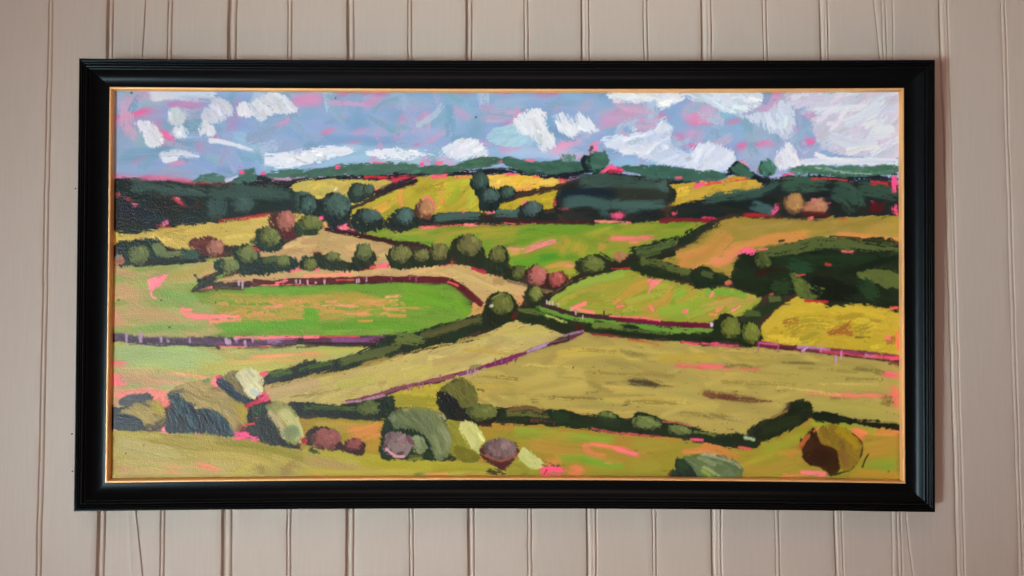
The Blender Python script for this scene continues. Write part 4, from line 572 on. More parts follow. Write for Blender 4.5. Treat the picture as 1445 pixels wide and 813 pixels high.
    B('C2', [(70, 565), (130, 555), (180, 560), (250, 600), (330, 625), (420, 645), (520, 640), (640, 660), (760, 675), (900, 700), (1060, 695), (1180, 690), (1180, 748), (1000, 745), (900, 735), (640, 718), (470, 695), (320, 695), (200, 655), (85, 635)], (32, 42, 24), ang=12, rag=2.4); S('C2', [(490, 655), (570, 655), (650, 670)], 34, (104, 124, 52), dry=.12); S('C2', [(640, 675), (800, 690), (900, 700)], 20, (78, 96, 44), dry=.35); S('C2', [(85, 575), (170, 580), (280, 610)], 24, (84, 100, 44), dry=.35, rag=2.4); S('C2', [(230, 600), (350, 640)], 14, (170, 185, 90), dry=.35); S('C2', [(400, 650), (430, 690)], 50, (62, 32, 28), dry=.15); S('C2', [(480, 700), (640, 715)], 10, (130, 50, 50), dry=.2)
    S('C2', [(970, 745), (1060, 755), (1170, 752)], 12, (236, 76, 110), dry=.12); S('D2', [(0, 740), (60, 745)], 50, (28, 34, 22), rag=2)
    # red line under the yellow field
    S('g', mix_pts(('D2', [(0, 752), (100, 762), (200, 768)])), 4, (215, 80, 110), raw=None)
    S('D2', [(300, 755), (420, 772), (560, 785), (760, 800), (900, 812), (1080, 828)], 30, (108, 40, 60), c2=(140, 60, 90), st=.15, rag=1.8); S('D2', [(310, 748), (420, 760)], 12, (206, 90, 130), dry=.12); S('D2', [(420, 775), (500, 782)], 16, (80, 40, 40)); S('D2', [(520, 775), (600, 775), (700, 790)], 16, (172, 130, 176), dry=.15); S('D3', [(640, 55), (800, 78), (900, 88)], 14, (205, 70, 96), dry=.12); S('D3', [(900, 92), (1080, 100)], 24, (232, 80, 110), dry=.05); S('D3', [(780, 85), (900, 100), (1080, 116)], 8, (50, 34, 30), dry=.1); S('D3', [(1020, 122), (1080, 132)], 20, (110, 60, 50), dry=.15); S('D3', [(890, 80), (950, 90)], 10, (170, 140, 190), dry=.12)
    for x, y in ((313, 38), (420, 42), (565, 48), (655, 45), (765, 78), (735, 105)): S('D3', [(x, y - 22), (x - 4, y + 24)], 8, (190, 140, 186) if x > 500 else (170, 80, 120), rag=.7, dry=.05)
    S('D3', [(545, 60), (580, 40)], 12, (196, 160, 200), dry=.1)
    # hedge from lower left to the crossing
    B('g', mix_pts(('A3', [(862, 218), (880, 182), (960, 165), (1050, 130), (1100, 112), (1161, 115)]), ('B3', [(110, 118), (200, 98), (300, 60), (380, 35), (400, 8)]), ('B2', [(430, 715), (520, 700), (640, 690), (740, 652), (860, 625), (975, 590), (1100, 600), (1161, 590), (1161, 625), (1080, 650), (1000, 682), (900, 705), (820, 742), (720, 760), (620, 790)]), ('B3', [(540, 70), (400, 92), (240, 158), (120, 172), (0, 195)]), ('A3', [(1050, 210), (960, 225), (880, 240)])), (32, 44, 26), ang=-20, rag=2.4)
    S('B2', [(640, 710), (780, 670), (960, 622)], 44, (88, 84, 46), c2=(66, 72, 38), st=.12, dry=.06, rag=2.2); S('B2', [(505, 715), (580, 722), (650, 740)], 56, (96, 108, 52), rag=2.2); S('B2', [(520, 760), (440, 790), (360, 810)], 40, (84, 88, 44), dry=.06); S('B3', [(200, 118), (340, 85), (500, 40)], 44, (84, 94, 48), st=.13, dry=.12, rag=2.2); S('B3', [(20, 150), (160, 120)], 24, (66, 88, 42), dry=.3); S('B3', [(500, 0), (620, 10)], 40, (98, 110, 52)); S('A3', [(900, 190), (1010, 165)], 34, (78, 100, 50), dry=.15, rag=2.2); S('A3', [(1050, 165), (1130, 140)], 20, (62, 86, 44), dry=.25); S('B2', [(690, 672), (740, 655)], 18, (36, 60, 26))
    B('B2', [(968, 590), (985, 540), (1010, 495), (1070, 472), (1130, 490), (1160, 545), (1150, 600), (1160, 625), (1080, 640), (1010, 680), (985, 640)], (30, 38, 22), ang=50, rag=2); E('B2', 1078, 538, 62, 54, (104, 108, 52), c2=(92, 98, 46)); S('B2', [(1015, 545), (1026, 555)], 20, (190, 195, 160)); S('B2', [(1020, 510), (1075, 482), (1125, 500)], 7, (130, 136, 66), dry=.15); S('B2', [(1135, 620), (1161, 585)], 30, (76, 34, 26), dry=.12)
    # purple track through the straw
    P = mix_pts(('B3', [(225, 338), (330, 315), (440, 285), (540, 258), (640, 235), (740, 212), (850, 180), (960, 150)]), ('B3', [(1080, 112), (1161, 85)]), ('C3', [(90, 85), (180, 45), (270, 15), (360, -5)]), ('C2', [(440, 682)]))
    S('g', P, 4.6, (128, 70, 92), c2=(96, 42, 66), st=.18, mx=(20, 3), rag=1.8, raw=P); S('B3', [(230, 340), (330, 325), (440, 298)], 14, (176, 132, 156), dry=.12); S('B3', [(470, 275), (560, 255)], 24, (122, 66, 78), dry=.1, rag=2); S('B3', [(690, 228), (820, 195)], 22, (136, 74, 82), dry=.06); S('B3', [(840, 190), (930, 165)], 20, (130, 70, 110)); S('B3', [(990, 145), (1161, 92)], 24, (118, 36, 86), dry=.04); S('C3', [(0, 118), (100, 75)], 22, (122, 40, 90)); S('C3', [(130, 65), (190, 42), (250, 20)], 18, (174, 140, 180), dry=.12); S('C3', [(240, 30), (360, 2)], 10, (52, 36, 34), dry=.08); S('C2', [(330, 712), (440, 684)], 12, (150, 120, 140), dry=.1); S('C2', [(355, 735), (358, 705)], 8, (50, 40, 34), rag=.6)
    for x, y in ((565, 262), (580, 258), (625, 250), (645, 245), (682, 240), (740, 205), (890, 180), (905, 190), (930, 172), (945, 170), (982, 162), (1040, 115), (1075, 110), (1105, 118)): S('B3', [(x, y - 18), (x + 1, y + 16)], 7, (186, 140, 168) if 860 < x < 1000 else (146, 88, 110), rag=.6, dry=.06)
    for x, y in ((22, 120), (68, 108)): S('C3', [(x, y - 8), (x, y + 14)], 6, (122, 50, 90), rag=.5)
    S('B3', [(900, 160), (960, 130)], 26, (140, 130, 80), dry=.5); S('B3', [(545, 180), (555, 215)], 14, (205, 190, 120), dry=.2)
    # ---------------- lower hedge
    B('g', mix_pts(('A3', [(985, 345), (1050, 335), (1161, 350)]), ('B3', [(60, 350), (240, 350), (330, 335), (440, 320), (475, 300), (490, 340), (475, 390), (440, 432), (300, 432), (140, 418), (0, 402)]), ('A3', [(1161, 412), (1060, 412), (1010, 380)])), (32, 44, 26), ang=8, rag=2.2); S('B3', [(0, 365), (120, 368), (280, 372)], 26, (72, 92, 46), dry=.3, rag=2.4); E('B3', 350, 372, 60, 36, (94, 104, 58), rag=2.2); S('B3', [(290, 370), (410, 345)], 20, (84, 98, 52), dry=.2)
    B('g', mix_pts(('B3', [(1040, 375), (1161, 368)]), ('C3', [(60, 365), (160, 362), (240, 385), (330, 385), (400, 400), (480, 420), (530, 395), (600, 392), (640, 425), (690, 438), (720, 400), (770, 392), (850, 430), (880, 450), (960, 458), (1060, 485), (1161, 510)]), ('D3', [(120, 510), (250, 520), (318, 550), (300, 580), (240, 592), (120, 575), (0, 548)]), ('C3', [(1100, 550), (1000, 532), (850, 520), (700, 510), (560, 495), (480, 480), (400, 482), (250, 462), (100, 452), (0, 450)]), ('B3', [(1100, 450), (1020, 440)])), (30, 42, 24), ang=8, rag=2.4)
    S('C3', [(20, 385), (120, 370), (230, 390)], 30, (112, 84, 48), dry=.25, rag=2.4); S('C3', [(20, 400), (160, 405), (250, 420)], 26, (96, 98, 50), dry=.3); S('C3', [(150, 440), (270, 440), (280, 465)], 16, (110, 50, 46), dry=.4); S('C3', [(270, 420), (360, 430)], 60, (36, 52, 28), dry=.1); E('C3', 572, 415, 50, 26, (100, 112, 58), rot=10); S('C3', [(520, 440), (640, 455)], 50, (38, 50, 28), dry=.1); E('C3', 786, 450, 80, 36, (108, 120, 66), rot=5, ang=15); E('C3', 962, 490, 66, 24, (106, 118, 66), rot=12, ang=15); S('C3', [(1040, 500), (1161, 520)], 14, (110, 116, 60), dry=.35); S('C3', [(870, 445), (950, 452), (1030, 472)], 12, (170, 92, 74), dry=.12)
    S('C3', [(480, 480), (560, 498), (700, 512), (860, 530)], 12, (200, 80, 84), dry=.32); S('C3', [(1020, 542), (1095, 545)], 14, (240, 86, 120), dry=.06); S('D3', [(230, 530), (290, 545)], 20, (170, 190, 150), dry=.18); S('D3', [(200, 585), (270, 595)], 14, (220, 90, 90), dry=.25)
    B('D3', [(245, 500), (300, 460), (350, 430), (420, 418), (480, 388), (492, 340), (590, 338), (600, 420), (540, 460), (490, 492), (420, 520), (345, 548), (300, 540)], (30, 38, 22), ang=-30, rag=2); S('D3', [(340, 500), (450, 450), (540, 430)], 50, (38, 48, 24), dry=.1); S('D3', [(510, 335), (560, 328)], 14, (40, 44, 26), dry=.2)
    B('D3', [(600, 395), (660, 390), (760, 410), (850, 430), (960, 438), (1085, 462), (1085, 490), (960, 475), (830, 462), (700, 452), (620, 440)], (28, 34, 22), ang=8, rag=2.2); S('D3', [(850, 440), (1070, 450)], 12, (150, 140, 70), dry=.42); S('D3', [(380, 425), (470, 385)], 12, (140, 110, 56), dry=.3)
    # olive tree standing at the end of the purple track
    B('B3', [(722, 300), (760, 262), (830, 300), (890, 360), (960, 350), (1050, 370), (1062, 420), (1000, 462), (890, 452), (790, 438), (735, 375)], (30, 30, 20), ang=60, rag=2.4)
    B('B3', [(742, 268), (800, 222), (860, 210), (920, 250), (948, 320), (930, 355), (862, 365), (830, 320), (775, 286)], (106, 104, 48), ang=55, c2=(92, 92, 42), mx=(30, 7), hg=1.6); E('B3', 972, 392, 84, 46, (104, 110, 56), ang=20, rag=1.8); S('B3', [(800, 230), (860, 212), (920, 255)], 10, (60, 56, 30), dry=.35)
    S('B3', [(950, 460), (1020, 466)], 12, (60, 30, 30), dry=.2); S('B3', [(940, 268), (980, 280)], 14, (110, 96, 50), dry=.3)
    # ---------------- foreground bushes
    B('A3', [(20, 375), (120, 370), (170, 420), (215, 440), (215, 485), (20, 485)], (40, 58, 72), ang=10, st=.13, rag=1.6); B('A3', [(72, 350), (90, 308), (200, 290), (248, 300), (245, 330), (140, 362)], (74, 78, 84), ang=-15, st=.15, rag=2)
    B('A3', [(78, 390), (150, 350), (250, 328), (300, 348), (325, 400), (320, 450), (285, 490), (240, 492), (205, 470), (190, 432), (115, 408)], (156, 140, 80), ang=25, st=.13, c2=(170, 152, 86)); S('A3', [(270, 340), (300, 410)], 60, (166, 150, 56), dry=.1); S('A3', [(215, 480), (270, 475), (318, 440)], 40, (84, 76, 60), dry=.18, rag=2.4); S('A3', [(200, 345), (240, 365)], 10, (100, 84, 44)); S('A3', [(255, 405), (285, 418)], 10, (96, 80, 40))
    B('A3', [(325, 318), (365, 268), (430, 234), (510, 222), (600, 240), (680, 282), (742, 338), (780, 400), (776, 462), (695, 528), (650, 440), (560, 382), (470, 372), (395, 300)], (160, 142, 88), ang=35, st=.13, c2=(172, 150, 94), hg=1.7); S('A3', [(690, 310), (750, 390), (755, 450)], 60, (172, 154, 60), dry=.08, hg=1.6); S('A3', [(740, 460), (700, 520)], 24, (120, 90, 66), dry=.12)
    B('A3', [(330, 300), (388, 285), (420, 330), (472, 350), (480, 378), (560, 372), (632, 412), (668, 470), (692, 522), (600, 520), (480, 505), (338, 505), (326, 450), (350, 380), (355, 330)], (40, 58, 70), ang=65, st=.16, c2=(50, 66, 74), hg=1.5); S('A3', [(345, 292), (420, 270)], 22, (96, 92, 76), dry=.12); S('A3', [(490, 345), (478, 370)], 8, (90, 70, 30)); S('A3', [(575, 270), (600, 258)], 8, (110, 90, 50))
    S('A3', [(530, 225), (560, 215)], 20, (110, 140, 90), dry=.12); S('A3', [(590, 250), (605, 195)], 40, (250, 130, 140), dry=.05)
    B('A3', [(640, 195), (722, 165), (742, 230), (790, 330), (740, 330), (690, 270)], (132, 120, 76), ang=50, st=.12, c2=(120, 112, 76)); B('A3', [(602, 212), (632, 198), (690, 255), (745, 300), (800, 335), (790, 352), (720, 335), (640, 275), (605, 250)], (44, 58, 74), ang=40, st=.12); S('A3', [(600, 205), (632, 200)], 16, (225, 70, 110), dry=.12)
    B('A3', [(710, 192), (745, 160), (790, 150), (850, 190), (862, 262), (835, 305), (790, 326), (742, 262)], (202, 198, 150), ang=70, st=.1, c2=(216, 212, 172), mx=(30, 6), hg=2.2, rag=1.6); S('A3', [(795, 270), (835, 300)], 26, (180, 200, 196), dry=.2); S('A3', [(840, 190), (880, 180)], 18, (235, 90, 120))
    S('A3', [(765, 365), (820, 345), (885, 315)], 34, (190, 52, 78), dry=.06, rag=2); S('A3', [(840, 320), (890, 295)], 50, (225, 86, 120), dry=.15, rag=2.4)
    B('A3', [(775, 385), (800, 360), (890, 345), (930, 420), (975, 500), (1030, 545), (1020, 588), (950, 578), (860, 558), (775, 500)], (36, 48, 38), ang=50, st=.12, rag=2); S('A3', [(800, 390), (870, 370)], 60, (44, 68, 36), dry=.1); S('A3', [(790, 430), (850, 420)], 6, (180, 70, 60), dry=.1); S('A3', [(760, 460), (810, 455)], 12, (210, 70, 70), dry=.15); S('A3', [(760, 480), (730, 520)], 34, (110, 36, 50))
    B('A3', [(870, 360), (900, 340), (980, 345), (1045, 405), (1075, 490), (1065, 562), (1000, 565), (960, 500), (920, 420)], (150, 150, 92), ang=58, st=.12, c2=(136, 140, 84)); S('A3', [(885, 390), (940, 450), (975, 540)], 40, (190, 172, 124), dry=.12, hg=1.5); S('A3', [(955, 380), (1020, 460), (1055, 545)], 66, (200, 194, 130), c2=(184, 184, 122), dry=.08, hg=1.8); S('A3', [(1040, 420), (1072, 520), (1058, 560)], 12, (206, 200, 140), dry=.1); B('A3', [(968, 490), (1000, 465), (1045, 475), (1050, 520), (1000, 545), (975, 525)], (122, 138, 96), ang=-30); S('A3', [(960, 560), (1030, 585)], 18, (44, 52, 36), dry=.15)
    S('A3', [(705, 520), (760, 522), (830, 542)], 34, (252, 92, 150), rag=2)
    B('B3', [(0, 545), (20, 495), (80, 472), (140, 485), (195, 540), (210, 575), (255, 535), (320, 560), (326, 605), (290, 632), (210, 605), (150, 600), (60, 575), (5, 572)], (52, 28, 32), ang=50, rag=2.2); E('B3', 120, 540, 76, 58, (142, 84, 80), ang=35, c2=(128, 72, 72), rag=1.5); E('B3', 268, 568, 48, 32, (138, 76, 76), rag=2.4); S('B3', [(0, 560), (10, 545)], 20, (190, 50, 60)); S('A3', [(1070, 555), (1085, 545)], 26, (160, 40, 50)); S('B3', [(30, 590), (80, 610)], 34, (50, 60, 40), dry=.4, rag=2.6)
    B('B3', [(418, 500), (440, 430), (480, 378), (560, 420), (650, 500), (700, 580), (800, 620), (825, 652), (700, 655), (540, 652), (418, 640)], (32, 46, 26), ang=40, rag=2)
    B('B3', [(462, 420), (500, 380), (560, 368), (660, 370), (740, 405), (775, 460), (808, 540), (806, 605), (760, 650), (712, 645), (690, 590), (660, 520), (600, 490), (510, 482), (475, 455)], (112, 122, 82), ang=48, st=.12, c2=(98, 110, 74), mx=(40, 8), hg=1.8, rag=2); S('B3', [(740, 470), (785, 560), (755, 635)], 40, (146, 152, 108), dry=.22, hg=1.8, rag=2); S('B3', [(700, 520), (740, 620)], 30, (130, 138, 92), dry=.3); S('B3', [(475, 410), (500, 440)], 26, (140, 148, 110), dry=.35); S('B3', [(735, 400), (765, 440)], 26, (150, 156, 112), dry=.3); S('B3', [(535, 380), (570, 382)], 16, (150, 150, 100), dry=.12)
    B('B3', [(590, 530), (635, 525), (670, 575), (660, 605), (625, 622), (595, 605)], (106, 118, 76), ang=55, st=.12, c2=(140, 150, 112), mx=(20, 4)); E('B3', 512, 568, 84, 68, (124, 98, 102), ang=-35, rot=15, st=.12, c2=(138, 118, 118), hg=1.6); S('B3', [(440, 590), (490, 630), (545, 635)], 16, (214, 152, 170), dry=.06); S('B3', [(560, 520), (595, 570)], 24, (110, 76, 84), dry=.15); S('B3', [(570, 635), (640, 640)], 24, (84, 92, 40), dry=.12); S('B3', [(560, 655), (640, 648)], 12, (120, 124, 50), dry=.1)
    B('B3', [(775, 445), (820, 440), (880, 455), (945, 560), (955, 640), (905, 668), (830, 642), (800, 590), (808, 530)], (150, 146, 52), ang=60, c2=(132, 128, 40)); B('B3', [(812, 575), (880, 590), (955, 630), (940, 668), (880, 668), (825, 640)], (112, 108, 34), ang=20); B('B3', [(846, 452), (925, 452), (985, 540), (960, 585), (950, 622), (925, 605), (870, 540)], (206, 204, 128), ang=55, c2=(188, 190, 118), hg=2.2, rag=1.8); S('B3', [(935, 580), (955, 615)], 26, (190, 192, 118), dry=.12)
    B('g', mix_pts(('B3', [(955, 595), (1000, 560), (1040, 540), (1150, 560)]), ('C3', [(70, 570), (88, 605), (60, 650), (35, 690), (5, 712), (-30, 705)]), ('B3', [(1040, 690), (975, 650)])), (74, 36, 36), ang=30, rag=2); E('B3', 1070, 598, 92, 60, (130, 106, 106), ang=80, c2=(116, 92, 94)); S('B3', [(985, 625), (1060, 660), (1130, 640), (1180, 620)], 14, (150, 84, 70), dry=.15); S('B3', [(1000, 715), (1100, 725)], 26, (56, 56, 26), dry=.35, rag=2.6)
    B('C3', [(25, 700), (60, 665), (140, 660), (215, 690), (210, 728), (100, 742), (30, 735)], (150, 144, 50), ang=20); B('C3', [(85, 640), (95, 600), (118, 585), (190, 640), (232, 682), (165, 708), (130, 690)], (202, 204, 130), ang=50, c2=(186, 190, 112), hg=2.2, rag=2.2); S('C3', [(215, 670), (260, 690)], 30, (110, 80, 50), dry=.35); S('C3', [(205, 720), (260, 715), (340, 722)], 46, (255, 88, 130), rag=2.2); S('C3', [(225, 735), (240, 705)], 6, (170, 40, 50)); S('C3', [(260, 685), (310, 690)], 14, (90, 56, 50), dry=.4)
    soften(T('A3', [(345, 300), (460, 235), (600, 250), (740, 340), (772, 460), (700, 520), (640, 430), (540, 375), (450, 350)]), 38, 5, 1, .6)
    soften(T('A3', [(85, 390), (160, 350), (260, 330), (320, 400), (310, 460), (240, 480), (190, 430)]), 25, 5, 1, .5)
    soften(T('A3', [(345, 320), (420, 330), (480, 380), (600, 400), (680, 515), (345, 500)]), 65, 4, 1, .45)
    soften(T('B3', [(470, 400), (560, 370), (700, 380), (800, 500), (800, 600), (750, 645), (700, 600), (640, 500), (520, 470)]), 50, 6, 1.2, .7)
    soften(T('A3', [(880, 350), (980, 345), (1070, 480), (1060, 555), (970, 520)]), 58, 5, 1, .5)
    # right-hand bush on the lower edge, round brown bush, signature stroke
    B('C3', [(915, 760), (935, 690), (955, 648), (1010, 640), (1060, 690), (1110, 760)], (36, 48, 38), ang=50, rag=2.2)
    B('g', mix_pts(('C3', [(990, 640), (1050, 625), (1120, 612)]), ('D3', [(60, 618), (150, 645), (222, 695), (200, 770)]), ('C3', [(1100, 770), (1040, 700)])), (88, 106, 66), ang=28, st=.12, c2=(104, 120, 84), mx=(40, 6), hg=1.7); S('C3', [(1060, 640), (1161, 680)], 22, (128, 140, 102), dry=.25); S('C3', [(1090, 690), (1180, 745)], 16, (158, 164, 100), dry=.15); S('C3', [(1080, 622), (1161, 628)], 12, (180, 172, 130), dry=.15); S('D3', [(20, 625), (140, 655), (215, 695)], 16, (160, 150, 120), dry=.25); S('D3', [(0, 710), (50, 740)], 14, (140, 160, 60), dry=.12); S('C3', [(960, 660), (1010, 700)], 40, (40, 64, 34), dry=.12)
    B('D3', [(538, 560), (560, 530), (590, 490), (620, 478), (650, 560), (740, 590), (760, 700), (730, 735), (690, 738), (640, 690), (570, 670)], (54, 30, 18), ang=50, rag=2.2); S('D3', [(535, 590), (560, 545), (590, 520)], 26, (180, 96, 52), dry=.2); B('D3', [(640, 500), (660, 470), (730, 462), (820, 508), (872, 570), (866, 640), (800, 712), (755, 690), (742, 605), (690, 575), (650, 560)], (136, 108, 32), ang=50, c2=(122, 98, 36), mx=(35, 8), hg=1.7); S('D3', [(740, 490), (820, 540), (855, 590)], 50, (158, 130, 28), dry=.12); S('D3', [(760, 600), (800, 690)], 44, (130, 94, 44), dry=.15); S('D3', [(820, 508), (862, 545), (878, 590), (858, 660), (800, 722)], 6, (52, 36, 22), dry=.12); S('D3', [(600, 640), (700, 660)], 60, (48, 26, 16), dry=.08); S('D3', [(700, 650), (730, 720)], 40, (52, 34, 14)); S('D3', [(720, 735), (800, 715)], 10, (60, 50, 24), dry=.3); S('D3', [(610, 500), (640, 480)], 12, (225, 110, 90), dry=.3)
    S('D3', [(912, 620), (892, 655), (878, 696)], 7, (40, 32, 22), rag=.6)
    S('C3', [(900, 740), (918, 710)], 8, (120, 60, 36), dry=.1); S('C3', [(945, 660), (955, 640)], 10, (60, 60, 36), dry=.15)
    # stray specks of dark paint
    for rr, x, y, w in (('A1', 138, 82, 12), ('B1', 168, 110, 6), ('A2', 68, 517, 8), ('A2', 300, 517, 8), ('A2', 345, 665, 12), ('A2', 596, 530, 8), ('C3', 382, 150, 5), ('C3', 1065, 470, 5), ('D2', 318, 660, 8), ('D3', 1020, 718, 6), ('A3', 205, 575, 5), ('A3', 105, 620, 6), ('B1', 935, 215, 8)):
        S(rr, [(x - 3, y + 4), (x + 3, y - 4)], w * .75, (60, 62, 40), rag=.5)

paint()
# ------------------------------------------------------------------ helpers
SC = bpy.context.scene
COLL = SC.collection
def link(name, me, mat, parent=None, smooth=False):
    o = bpy.data.objects.new(name, me); COLL.objects.link(o)
    if mat: me.materials.append(mat)
    if smooth: me.polygons.foreach_set('use_smooth', np.ones(len(me.polygons), bool))
    if parent: o.parent = parent
    return o
def grid_mesh(name, V, nu, nv, flip=False, extra_faces=()):
    me = bpy.data.meshes.new(name)
    i = np.arange((nv - 1) * (nu - 1)); r = i // (nu - 1); c = i % (nu - 1)
    a = r * nu + c
    F = np.stack([a, a + 1, a + nu + 1, a + nu], 1)
    if flip: F = F[:, ::-1]
    V = np.asarray(V, np.float32); F = np.ascontiguousarray(F, np.int32)
    ex = [list(f) for f in extra_faces]
    nl = F.size + sum(len(f) for f in ex)
    me.vertices.add(len(V)); me.vertices.foreach_set('co', V.ravel())
    me.loops.add(nl); me.polygons.add(len(F) + len(ex))
    li = list(F.ravel()); st = list(range(0, F.size, 4)); p = F.size
    for f in ex: st.append(p); li += f; p += len(f)
    me.loops.foreach_set('vertex_index', np.array(li, np.int32))
    me.polygons.foreach_set('loop_start', np.array(st, np.int32))
    me.update(calc_edges=True); me.validate()
    return me
def lin(c):
    c = np.asarray(c, np.float32) / 255.0
    return np.where(c <= .04045, c / 12.92, ((np.maximum(c, 0) + .055) / 1.055) ** 2.4)
class Mat:
    def __init__(s, name):
        s.m = bpy.data.materials.new(name); s.m.use_nodes = True
        s.nt = s.m.node_tree; s.b = s.nt.nodes['Principled BSDF']
    def n(s, t, **k):
        x = s.nt.nodes.new(t)
        for a, b in k.items():
            if a in x.inputs: x.inputs[a].default_value = b
            else: setattr(x, a, b)
        return x
    def l(s, a, b): s.nt.links.new(a, b)

# ------------------------------------------------------------------ materials
def mat_wall():
    M = Mat('painted_boarding'); b = M.b
    tc = M.n('ShaderNodeTexCoord'); mp = M.n('ShaderNodeMapping'); mp.inputs['Scale'].default_value = (1, 1, .06); M.l(tc.outputs['Object'], mp.inputs[0])
    g = M.n('ShaderNodeTexNoise', Scale=260., Detail=4., Roughness=.6); M.l(mp.outputs[0], g.inputs['Vector'])
    lo = M.n('ShaderNodeTexNoise', Scale=2.2, Detail=3.); M.l(tc.outputs['Object'], lo.inputs['Vector'])
    fi = M.n('ShaderNodeTexNoise', Scale=420., Detail=2.); M.l(tc.outputs['Object'], fi.inputs['Vector'])
    bo = M.n('ShaderNodeAttribute', attribute_name='tint')
    cr = M.n('ShaderNodeMix', data_type='RGBA'); cr.inputs[6].default_value = (.475, .412, .358, 1); cr.inputs[7].default_value = (.495, .438, .386, 1)
    M.l(lo.outputs[0], cr.inputs[0])
    gm = M.n('ShaderNodeMapRange'); gm.inputs[1].default_value = .3; gm.inputs[2].default_value = .7; gm.inputs[3].default_value = .965; gm.inputs[4].default_value = 1.025; M.l(g.outputs[0], gm.inputs[0])
    mu = M.n('ShaderNodeMix', data_type='RGBA', blend_type='MULTIPLY'); mu.inputs[0].default_value = 1.; M.l(cr.outputs[2], mu.inputs[6]); M.l(gm.outputs[0], mu.inputs[7])
    m2 = M.n('ShaderNodeMix', data_type='RGBA', blend_type='MULTIPLY'); m2.inputs[0].default_value = 1.; M.l(mu.outputs[2], m2.inputs[6]); M.l(bo.outputs['Color'], m2.inputs[7])
    M.l(m2.outputs[2], b.inputs['Base Color'])
    b.inputs['Roughness'].default_value = .5; b.inputs['Specular IOR Level'].default_value = .35
    ad = M.n('ShaderNodeMath', operation='ADD'); M.l(g.outputs[0], ad.inputs[0]); M.l(fi.outputs[0], ad.inputs[1])
    bp = M.n('ShaderNodeBump', Strength=.16, Distance=.0009); M.l(ad.outputs[0], bp.inputs['Height']); M.l(bp.outputs[0], b.inputs['Normal'])
    return M.m
def mat_black():
    M = Mat('satin_black_lacquer'); b = M.b
    tc = M.n('ShaderNodeTexCoord'); no = M.n('ShaderNodeTexNoise', Scale=90., Detail=4.); M.l(tc.outputs['Object'], no.inputs['Vector'])
    mr = M.n('ShaderNodeMapRange'); mr.inputs[3].default_value = .26; mr.inputs[4].default_value = .36; M.l(no.outputs[0], mr.inputs[0]); M.l(mr.outputs[0], b.inputs['Roughness'])
    cr = M.n('ShaderNodeMix', data_type='RGBA'); cr.inputs[6].default_value = (.0022, .0024, .0028, 1); cr.inputs[7].default_value = (.0034, .0034, .0036, 1); M.l(no.outputs[0], cr.inputs[0]); M.l(cr.outputs[2], b.inputs['Base Color'])
    b.inputs['Specular IOR Level'].default_value = BLACK_SPEC; b.inputs['Specular Tint'].default_value = (.72, .88, 1., 1)
    bp = M.n('ShaderNodeBump', Strength=.02, Distance=.0003); M.l(no.outputs[0], bp.inputs['Height']); M.l(bp.outputs[0], b.inputs['Normal'])
    return M.m
def mat_gilt():
    M = Mat('gilt_wood'); b = M.b
    tc = M.n('ShaderNodeTexCoord'); no = M.n('ShaderNodeTexNoise', Scale=60., Detail=5., Roughness=.6); M.l(tc.outputs['Object'], no.inputs['Vector'])
    cr = M.n('ShaderNodeMix', data_type='RGBA'); cr.inputs[6].default_value = (.80, .42, .16, 1); cr.inputs[7].default_value = (.88, .53, .23, 1); M.l(no.outputs[0], cr.inputs[0]); M.l(cr.outputs[2], b.inputs['Base Color'])
    b.inputs['Metallic'].default_value = .28; b.inputs['Roughness'].default_value = .42
    bp = M.n('ShaderNodeBump', Strength=.15, Distance=.0004); M.l(no.outputs[0], bp.inputs['Height']); M.l(bp.outputs[0], b.inputs['Normal'])
    return M.m
def mat_paint():
    M = Mat('oil_paint'); b = M.b
    at = M.n('ShaderNodeAttribute', attribute_name='paint'); M.l(at.outputs['Color'], b.inputs['Base Color'])
    tc = M.n('ShaderNodeTexCoord'); fi = M.n('ShaderNodeTexNoise', Scale=520., Detail=3.); M.l(tc.outputs['Object'], fi.inputs['Vector'])
    b.inputs['Roughness'].default_value = PAINT_ROUGH; b.inputs['Specular IOR Level'].default_value = PAINT_SPEC
    bp = M.n('ShaderNodeBump', Strength=.55, Distance=.0008); M.l(fi.outputs[0], bp.inputs['Height']); M.l(bp.outputs[0], b.inputs['Normal'])
    return M.m
def mat_steel():
    M = Mat('dark_steel'); b = M.b; b.inputs['Base Color'].default_value = (.012, .011, .01, 1); b.inputs['Roughness'].default_value = .5; b.inputs['Metallic'].default_value = .5
    return M.m

EXPO = 0.80
# light falling on the picture: second-order fall-off per channel, divided out of the pigment colour
FIT = [[1.30, -0.11, 0.017, -0.171, -0.063, -0.037], [1.30, -0.15, 0.031, -0.182, -0.08, -0.05], [1.30, -0.19, 0.06, -0.2, -0.12, -0.03]]
SHEEN = [[.0117, -.0227, .0059, .024, -.0273, .0025, -.0082, .0311, -.0013, -.006], [.0116, -.0267, .007, .0287, -.0318, .0015, -.0094, .0362, -.0016, -.0068], [.0112, -.0269, .0073, .0296, -.0323, .0012, -.01, .0369, -.0016, -.007]]
BLACK_SPEC = .135; PAINT_ROUGH = .38; PAINT_SPEC = .3
W_MAT, K_MAT, G_MAT, P_MAT, N_MAT = mat_wall(), mat_black(), mat_gilt(), mat_paint(), mat_steel()

# ------------------------------------------------------------------ wall of tongue-and-groove boards
WN = np.array([0., -1., 0.])
def wall_x(px, py): return on_plane(px, py, (0, 0, 0), WN)
